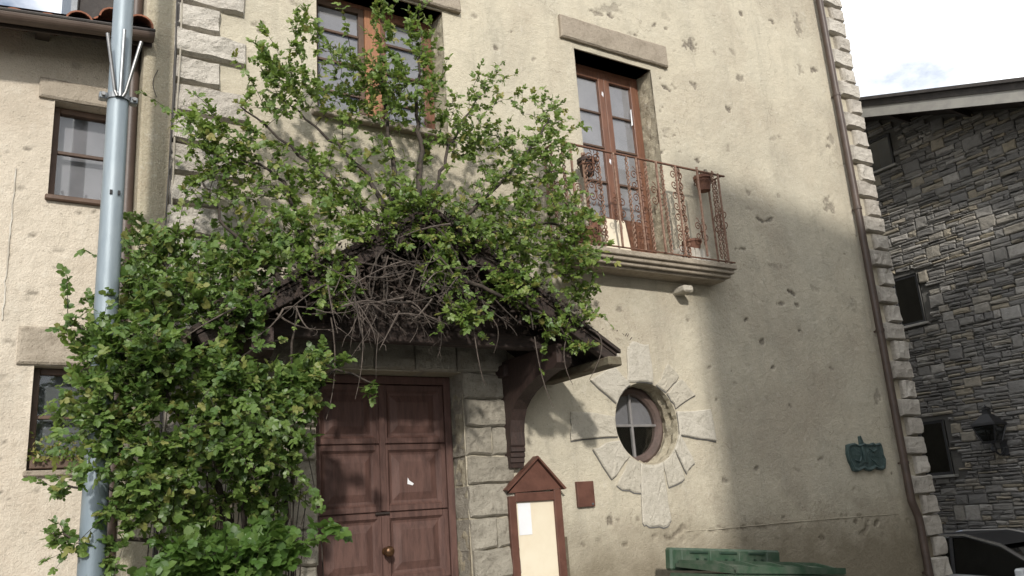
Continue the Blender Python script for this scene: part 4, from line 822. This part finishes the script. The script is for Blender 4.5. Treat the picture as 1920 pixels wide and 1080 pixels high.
for q in (-.70, -.35, .0, .35, .67): mb = MB(); mb.prismx([(-.35, 1.119), (.43, 1.168), (.43, 1.20), (-.05, 1.195), (-.35, 1.14)], q, q+.03); mb.build('lid_rib', 'bin_green', lid)
mb = MB(); mb.prismx([(-.38, 1.09), (-.34, 1.09), (-.34, 1.15), (-.38, 1.15)], -.73, .73); mb.build('lid_lip', 'bin_green', lid)
mb = MB(); mb.box(-.765, .765, .46, .56, 1.10, 1.315, .02); hb_ = mb.build('hinge_board', 'bin_green', DB)
for q in (-.52, -.12, .28): mb = MB(); mb.box(q, q+.24, .448, .47, 1.262, 1.285, .004); mb.build('hinge_slot', 'bin_dark', hb_)
for q in (-.60, -.22, .18, .58): mb = MB(); mb.box(q-.03, q+.03, .452, .48, 1.12, 1.30, .006); mb.build('hinge_web', 'bin_green', hb_)
for q in (-.44, -.33, -.05, .06, .36, .47): mb = MB(); mb.box(q, q+.03, .45, .47, 1.205, 1.22); mb.build('drain_hole', 'bin_dark', hb_)
for sx in (-1, 1):
    mb = MB(); mb.tube([(sx*.74, 0, .9), (sx*.84, 0, .9)], .035, 10); mb.build('lifting_trunnion', 'bin_dark', DB)
    for sy in (-.18, .30):
        mb = MB(); mb.tube([(sx*.5-.025, sy, .10), (sx*.5+.025, sy, .10)], .10, 16); mb.box(sx*.5-.04, sx*.5+.04, sy-.03, sy+.03, .1, .22); mb.build('wheel', 'rubber', DB)

# ------------------------------------------------------------------ parked car
CA = empty('parked_car', (13.28, .35, -.56)); tag(CA, 'white car parked in the side street below the stone house', 'car')
side = [(-2.05, .30), (-2.08, .52), (-1.98, .70), (-1.15, .90), (-.32, 1.36), (.2, 1.50), (.95, 1.49), (1.55, 1.36), (1.95, .98), (2.02, .60), (1.98, .30)]
def halfw(z): return .86 if z < .95 else .86-(z-.95)*.42
belt = [(-2.05, .30), (-2.08, .52), (-1.98, .70), (-1.15, .90), (-.2, .94), (1.2, .99), (1.95, .98), (2.02, .60), (1.98, .30)]
mb = MB()
nB = len(belt); v = []
for xx, ins in ((-.86, 0), (.86, 0)): v += [(xx, y, z) for y, z in belt]
mb.add(v, [tuple(range(nB))[::-1], tuple(range(nB, 2*nB))]+[(i, (i+1) % nB, nB+(i+1) % nB, nB+i) for i in range(nB)]); body = mb.build('body', 'car_white', CA)
gh = [(-1.10, .905), (-.32, 1.33), (.2, 1.46), (.95, 1.45), (1.52, 1.32), (1.88, .985), (1.2, .992), (-.2, .942)]
v = []
for sx in (-1, 1): v += [(sx*(.84-(z-.94)*.42), y, z) for y, z in gh]
n_ = len(gh); mb = MB(); mb.add(v, [tuple(range(n_))[::-1], tuple(range(n_, 2*n_))]+[(i, (i+1) % n_, n_+(i+1) % n_, n_+i) for i in range(n_)]); mb.build('cabin_glass', 'glass_dark', CA)
mb = MB(); mb.add([(q[0]*.96, q[1], .94+(q[2]-.94)*.96) for q in v], [tuple(range(n_))[::-1], tuple(range(n_, 2*n_))]+[(i, (i+1) % n_, n_+(i+1) % n_, n_+i) for i in range(n_)]); mb.build('cabin_interior', 'interior', CA)
mb = MB(); v = []
rl = [(-.36, 1.335), (.2, 1.475), (.95, 1.465), (1.55, 1.33)]
for sx in (-1, 1): v += [(sx*(.845-(z-.94)*.42), y, z+.02) for y, z in rl]
mb.add(v, [(i, i+1, 4+i+1, 4+i) for i in range(3)]); mb.build('roof_panel', 'dark_metal', CA)
for sx in (-1, 1):
    mb = MB(); mb.tube([(sx*(.845-(z-.94)*.42), y, z+.012) for y, z in [(-1.12, .91), (-.70, 1.135), (-.34, 1.335), (.2, 1.475), (.95, 1.465), (1.52, 1.335), (1.88, 1.0)]], .032, 6); mb.build('window_trim', 'chrome', CA)
    mb = MB(); mb.tube([(sx*.84, .35, .96), (sx*.64, .42, 1.46)], .028, 6); mb.build('door_pillar', 'dark_metal', CA)
    mb = MB(); mb.box(sx*.98-.10, sx*.98+.10, -.78, -.66, .93, 1.07, .03); mb.build('wing_mirror', 'car_white', CA)
    mb = MB(); mb.box(sx*.63-.17, sx*.63+.17, -2.085, -2.0, .56, .70, .02); mb.build('headlight', 'chrome', CA)
    mb = MB(); mb.box(sx*.70-.11, sx*.70+.11, 1.95, 2.03, .68, .88, .02); mb.build('tail_light', 'brown_paint', CA)
    for y_ in (-1.3, 1.28):
        mb = MB(); mb.tube([(sx*.70, y_, .31), (sx*.88, y_, .31)], .31, 24); wh = mb.build('wheel', 'rubber', CA); mb = MB(); mb.tube([(sx*.86, y_, .31), (sx*.89, y_, .31)], .20, 18); mb.build('rim', 'chrome', wh)

# ------------------------------------------------------------------ house across the street (behind the viewpoint), whose roof shades the right of the facade
OH = empty('opposite_house', (9.5, -12, 0)); tag(OH, 'tall plain plaster house across the street behind the viewpoint', 'house')
mb = MB(); poly = [(3.05, -1), (22, -1), (22, 10.8), (9.4, 10.7), (6.4, 10.34), (3.05, 10.85)]
mb.prism(poly, -16, -9.0); mb.v = [q-np.array((9.5, -12, 0)) for q in mb.v]; mb.build('walls', 'plaster_grey', OH)
for fl in range(3):
    for k in range(5):
        mb = MB(); mb.box(5.2+k*3.2, 6.2+k*3.2, -9.02, -8.96, 1.0+fl*2.9, 2.4+fl*2.9); mb.v = [q-np.array((9.5, -12, 0)) for q in mb.v]; mb.build('window', 'glass_dark', OH)
# ------------------------------------------------------------------ climbing plants
def leaf_templates(nvar, n_leaflets, L0, W0, seed):
    r_ = np.random.default_rng(seed); out = []
    for k in range(nvar):
        V = []; F = []
        specs = [(0, .9, 0., 1.1)] + [(sd, .55 if q == 0 else .22, sd*R(58+8*q), 1.-.16*q) for q in range((n_leaflets-1)//2) for sd in (-1, 1)]
        pet = L0*1.15
        for sd, along, ang, sc in specs:
            ang += r_.normal(0, .18); Lf = L0*sc*r_.uniform(.85, 1.15); Wf = W0*sc*r_.uniform(.85, 1.15); base = np.array((0, pet*along, 0)); dr = r_.uniform(-.35, .1); fold = r_.uniform(.1, .45); roll = r_.normal(0, .25)
            pts = np.array([(0, 0, 0), (.55, .28, fold*.55), (.5, .68, fold*.5), (0, 1, 0), (-.5, .68, fold*.5), (-.55, .28, fold*.55)])
            q = pts*np.array((Wf*2, Lf, Wf)); q[:, 2] += dr*Lf*(pts[:, 1]**2); c, s = math.cos(roll), math.sin(roll); q = np.stack([q[:, 0]*c-q[:, 2]*s, q[:, 1], q[:, 0]*s+q[:, 2]*c], 1)
            c, s = math.cos(-ang), math.sin(-ang); q = np.stack([q[:, 0]*c-q[:, 1]*s, q[:, 0]*s+q[:, 1]*c, q[:, 2]], 1)+base
            b0 = len(V); V += q.tolist(); F += [(b0, b0+1, b0+2, b0+3), (b0+3, b0+4, b0+5, b0)]
        b0 = len(V); V += [(-.0012, 0, 0), (.0012, 0, 0), (.0008, pet*.9, .001), (-.0008, pet*.9, .001)]; F += [(b0, b0+1, b0+2, b0+3)]
        out.append((np.array(V), F))
    return out
def bez(a, b, bow, n_):
    t = np.linspace(0, 1, n_)[:, None]; m = (a+b)/2+bow; return (1-t)**2*a+2*t*(1-t)*m+t*t*b
class Plant:
    def __init__(s, name, label, cat, base, seed):
        s.root = empty(name, base); tag(s.root, label, cat); s.base = np.array(base); s.r = np.random.default_rng(seed); s.stems = MB(); s.tw = MB(); s.nodes = []; s.leaf = []
    def stem(s, pts, r0, r1):
        P = np.array(pts, float); Q = []
        for i in range(len(P)-1):      # catmull-rom
            p0 = P[max(i-1, 0)]; p1 = P[i]; p2 = P[i+1]; p3 = P[min(i+2, len(P)-1)]
            for t in np.linspace(0, 1, 7)[:-1]: Q.append(.5*((2*p1)+(-p0+p2)*t+(2*p0-5*p1+4*p2-p3)*t*t+(-p0+3*p1-3*p2+p3)*t**3))
        Q.append(P[-1]); Q = np.array(Q); Q[1:-1] += s.r.normal(0, .012, (len(Q)-2, 3)); s.stems.tube(Q, np.linspace(r0, r1, len(Q)), 6)
        s.nodes += list(Q)
    def fill(s, blobs, ymax=-.04, step=.055, leafy=.62, keep=1.):
        T = []
        for x, y, z, rx, ry, rz, n_ in blobs:
            for _ in range(int(n_*keep)):
                d = s.r.normal(0, 1, 3); d /= np.linalg.norm(d); d *= s.r.random()**.42
                T.append((x+d[0]*rx, min(y+d[1]*ry, ymax), z+d[2]*rz))
        T = np.array(T); s.tips = T.copy(); N0 = np.array(s.nodes); d0 = np.array([np.min(((N0-t)**2).sum(1)) for t in T]); T = T[np.argsort(d0)]
        cap = len(T)*8+len(N0); A = np.zeros((cap, 3)); A[:len(N0)] = N0; m = len(N0)
        for t in T:
            dd = ((A[:m]-t)**2).sum(1) + np.where(A[:m, 2] > t[2], .05, 0); k = int(np.argmin(dd)); a = A[k]; Ld = math.sqrt(((a-t)**2).sum())
            if Ld < .02: continue
            n_ = max(4, min(9, int(Ld/.06)+2)); bow = s.r.normal(0, .14*Ld, 3); bow[2] += .10*Ld; P = bez(a, t, bow, n_); r0 = .0018+.0075*min(Ld, .8)
            s.tw.tube(P, np.linspace(r0, .0013, n_), 4, cap=False)
            add = P[1:]; add = add[:max(0, cap-m)]; A[m:m+len(add)] = add; m += len(add)
            # leaves along the outer part
            Lc = Ld; q = max(Lc*(1-leafy), Lc-.42)
            while q < Lc:
                tt = q/Lc; i = min(int(tt*(n_-1)), n_-2); c = P[i]+(P[i+1]-P[i])*(tt*(n_-1)-i); s.leaf.append((c, P[i+1]-P[i])); q += step*s.r.uniform(.6, 1.4)
            for _ in range(2): s.leaf.append((t, P[-1]-P[-2]))
    def sprays(s, n_):
        # long arching shoots that break the outline
        A = s.tips; c = A.mean(0)
        for k in s.r.integers(0, len(A), n_):
            a = A[k]; d = (a-c)*np.array((1, .6, 1)); d /= np.linalg.norm(d)+1e-6; d = d*.7+s.r.normal(0, .45, 3)+np.array((0, -.15, .35)); d /= np.linalg.norm(d); Ln = s.r.uniform(.18, .48)
            t = a+d*Ln; t[1] = min(t[1], -.03)
            if t[0] < .42 or (s.root.name == 'climbing_shrub' and t[0] > 2.2): continue
            P = bez(a, t+np.array((0, 0, -.12*Ln)), np.array((0, 0, .16*Ln)), 9); s.tw.tube(P, np.linspace(.0032, .001, 9), 4, cap=False)
            for i in range(1, 9):
                for _ in range(2 if s.r.random() < .5 else 1): s.leaf.append((P[i], P[i]-P[i-1]))
    def leaves(s, tmpl, mat, n_ind, cam_pos=np.array((0, -7, 1.7)), size=(.55, 1.3), part='leaf'):
        N = len(s.leaf); C = np.array([q[0] for q in s.leaf]); D = np.array([q[1] for q in s.leaf]); D /= np.linalg.norm(D, axis=1)[:, None]+1e-9
        dirv = D*.5+s.r.normal(0, .75, (N, 3))+np.array((0, -.25, -.05)); dirv /= np.linalg.norm(dirv, axis=1)[:, None]
        nrm = s.r.normal(0, .45, (N, 3))+np.array((-.15, -.55, .85)); nrm -= dirv*(nrm*dirv).sum(1)[:, None]; nrm /= np.linalg.norm(nrm, axis=1)[:, None]
        xv = np.cross(dirv, nrm); sz = s.r.uniform(*size, N); var = s.r.integers(0, len(tmpl), N); rnd = s.r.random(N)
        dist = np.linalg.norm(C-cam_pos, axis=1); score = sz/dist - .0*dist
        # leaves nearest the viewer and least buried: y most negative within each plant
        score = score + np.clip(-C[:, 1]-.9, 0, 1)*.12 + s.r.random(N)*.03
        ind = set(np.argsort(-score)[:n_ind].tolist())
        mes = []
        for V, F in tmpl:
            me = bpy.data.meshes.new('leaf'); me.from_pydata(V.tolist(), [], F); me.update(); me.materials.append(MATS[mat]); mes.append(me)
        VV = []; idx0 = 0; LO = []; TOT = []; RN = []
        for i in range(N):
            Mx = np.stack([xv[i], dirv[i], nrm[i]], 1)*sz[i]
            if i in ind:
                o = bpy.data.objects.new(part, mes[var[i]]); col.objects.link(o); o.parent = s.root
                m4 = np.eye(4); m4[:3, :3] = Mx; m4[:3, 3] = C[i]-s.base; o.matrix_local = Matrix(m4.tolist())
            else:
                V, F = tmpl[var[i]]; VV.append(V @ Mx.T+C[i]-s.base)
                for f in F: LO.extend([q+idx0 for q in f])
                TOT.append(len(F)); RN.append(np.full(len(V), rnd[i])); idx0 += len(V)
        me = bpy.data.meshes.new('foliage'); V = np.concatenate(VV); me.vertices.add(len(V)); me.vertices.foreach_set('co', V.ravel()); LO = np.array(LO, np.int32); me.loops.add(len(LO)); me.loops.foreach_set('vertex_index', LO)
        npoly = len(LO)//4; me.polygons.add(npoly); me.polygons.foreach_set('loop_start', np.arange(0, len(LO), 4, dtype=np.int32)); me.update(calc_edges=True)
        a = me.attributes.new('rnd', 'FLOAT', 'POINT'); a.data.foreach_set('value', np.concatenate(RN).astype(np.float32))
        o = link('foliage', me, s.root, mat); tag(o, kind='stuff')
        s.stems.v = [q-s.base for q in s.stems.v]; s.stems.build('stem', 'bark', s.root, smooth=True)
        s.tw.v = [q-s.base for q in s.tw.v]; tag(s.tw.build('twigs', 'bark', s.root), kind='stuff')
        print(s.root.name, 'leaves', N)
T5 = leaf_templates(9, 7, .033, .0105, 11); T5b = leaf_templates(9, 7, .036, .0125, 12); T5c = leaf_templates(7, 5, .056, .022, 13)
A_ = Plant('climbing_rose', 'tall loose climbing shrub growing up from the entrance canopy past the upper window', 'shrub', (2.85, -.95, 3.9), 21)
for k, q in enumerate(USTEM): A_.stem(q, .034 if k in (0, 8) else .024, .006)
A_.fill(UP, step=.055, leafy=.62, keep=1.65); A_.sprays(210); A_.leaves(T5, 'leaf_rose', 280)
B_ = Plant('climbing_shrub', 'large dense leafy climbing shrub left of the entrance door, half hiding the pole', 'shrub', (1.75, -.5, .12), 22)
for k, q in enumerate(LSTEM): B_.stem(q, .024, .006)
for k in range(46):
    xa_ = B_.r.uniform(1.35, 2.2); ya_ = B_.r.uniform(-.65, -.15); B_.tw.tube(bez(np.array((xa_, ya_, .12)), np.array((xa_+B_.r.normal(0, .12), ya_-B_.r.uniform(0, .3), B_.r.uniform(1.8, 2.5))), B_.r.normal(0, .12, 3), 10), np.linspace(.008, .003, 10), 4, cap=False)
B_.fill(LEFT, step=.052, leafy=.66, keep=1.3); B_.sprays(200); B_.leaves(T5b, 'leaf', 300)
C_ = Plant('low_shrub', 'bright green low bush at the foot of the large climbing shrub', 'shrub', (1.5, -1.05, .12), 23)
for k in range(7): C_.stem([(1.5+.04*k-.12, -1.0, .12), (1.5+.09*k-.27, -1.0, .7), (1.5+.14*k-.42, -1.08, 1.35)], .012, .004)
C_.fill(LOW, step=.065, leafy=.6); C_.sprays(20); C_.leaves(T5c, 'leaf_bright', 150)

# dead twigs tangled over the front of the canopy
DT = empty('dead_twig_tangle', (3.0, -1.15, 3.6)); tag(DT, 'tangle of bare dead twigs hanging over the front of the entrance canopy', 'twigs')
r_ = np.random.default_rng(5); m_ = MB(); base = np.array((3.0, -1.15, 3.6)); longs = []
for k in range(72):
    x = r_.normal(2.60, .42); top = 4.1-abs(x-3.09)*.63; z = r_.uniform(3.2, max(3.25, top-.05)); Ln = r_.uniform(.15, .6); a = r_.uniform(-.9, .5) if r_.random() < .7 else r_.uniform(-2.4, -.6)
    sg = 1 if r_.random() < .6 else -1
    p0 = np.array((x, r_.uniform(-1.34, -1.08), z)); p1 = p0+np.array((sg*math.cos(a)*Ln, r_.normal(0, .06), math.sin(a)*Ln)); P = bez(p0, p1, r_.normal(0, .07, 3), 7)-base
    tb = MB() if k < 40 else m_
    tb.tube(P, np.linspace(r_.uniform(.004, .009), .0015, 7), 4)
    for i in (2, 3, 4, 5):
        if r_.random() < .75:
            d = (P[i]-P[i-1]); d /= np.linalg.norm(d); e = P[i]+(d*.8+r_.normal(0, .45, 3)*np.array((1, .4, 1)))*Ln*r_.uniform(.15, .4); tb.tube(bez(P[i], e, r_.normal(0, .02, 3), 5), np.linspace(.0032, .001, 5), 4)
    if k < 40: tb.build('twig', 'dead_twig' if k % 3 else 'bark', DT)
for x, z0_, z1_ in ((2.85, 3.25, 3.05), (3.42, 3.2, 2.72), (4.02, 3.15, 2.55), (4.38, 3.2, 2.75), (2.42, 3.3, 2.6), (2.2, 3.2, 2.45), (4.62, 3.25, 2.8), (3.55, 3.3, 3.0)):
    p0 = np.array((x, -1.14, z0_)); p1 = np.array((x+r_.normal(0, .08), -1.10, z1_)); m2 = MB(); m2.tube(bez(p0, p1, r_.normal(0, .08, 3), 9)-base, np.linspace(.006, .0025, 9), 5); m2.build('twig', 'dead_twig', DT)
tag(m_.build('fine_twigs', 'dead_twig', DT), kind='stuff')
# rooty mass of old stems on the canopy front
m_ = MB()
for k in range(30):
    x = r_.normal(3.1, .5); top = 4.15-abs(x-3.09)*.63; p0 = np.array((x, -1.0+r_.normal(0, .05), top)); p1 = p0+np.array((r_.normal(0, .35), -.16+r_.normal(0, .05), -r_.uniform(.2, .85))); p1[2] = max(p1[2], 3.2); m_.tube(bez(p0, p1, r_.normal(0, .10, 3), 7)-base, np.linspace(r_.uniform(.006, .013), .004, 7), 5)
m_.build('old_stems', 'bark', DT)
# dead leaf litter caught in the gable and along its edges
m_ = MB()
for k in range(7000):
    if k % 3:
        x = 3.12+r_.normal(0, .62); top = 4.14-abs(x-3.12)*.60; z = r_.uniform(3.2+.10*vnoise(x, 0, 4), max(3.3, top)); y = r_.uniform(-1.0, -.62)-.22*vnoise(x, z, 5)
    else:
        x = 3.12+r_.uniform(-1.75, 1.5); z = 4.20-abs(x-3.12)*.603+r_.normal(.0, .05)*(.3+1.4*vnoise(x, 3, 5)); y = r_.uniform(-1.16, -.95)
    c = np.array((x, y, z))-base; u_ = r_.normal(0, 1, 3); u_ /= np.linalg.norm(u_); w_ = np.cross(u_, r_.normal(0, 1, 3)); w_ /= np.linalg.norm(w_); l_ = r_.uniform(.02, .06); m_.add([c, c+u_*l_*.5+w_*l_*.22, c+u_*l_, c+u_*l_*.5-w_*l_*.22], [(0, 1, 2, 3)])
tag(m_.build('dead_leaf_litter', 'dead_litter', DT), kind='stuff')
# plants in the lower left window
WP = empty('window_box', (.60, .30, 2.26)); tag(WP, 'planter with yellowing plants on the lower left window sill', 'planter')
MB().box(-.21, .21, -.03, .09, .0, .09, .006).build('trough', 'old_frame', WP)
m_ = MB(); rn = []
for k in range(420):
    c = np.array((r_.uniform(-.21, .21), r_.uniform(-.08, .08), .05+abs(r_.normal(0, .085)))); u_ = r_.normal(0, 1, 3); u_ /= np.linalg.norm(u_); w_ = np.cross(u_, r_.normal(0, 1, 3)); w_ /= np.linalg.norm(w_); m_.add([c, c+u_*.018+w_*.011, c+u_*.04, c+u_*.018-w_*.011], [(0, 1, 2, 3)]); rn += [.93 if r_.random() < .4 else r_.random()]*4
tag(m_.build('leaves', 'leaf_rose', WP, rnd=np.array(rn)), kind='stuff')
# put each house's root at the foot of its wall
for root, b0 in ((H, (6.2, 0, 0)), (LH, (-1.5, .3, 0)), (SH, (14.5, 1.0, -.6))):
    root.location = b0
    for ch in root.children: ch.location = ch.location - Vector(b0)
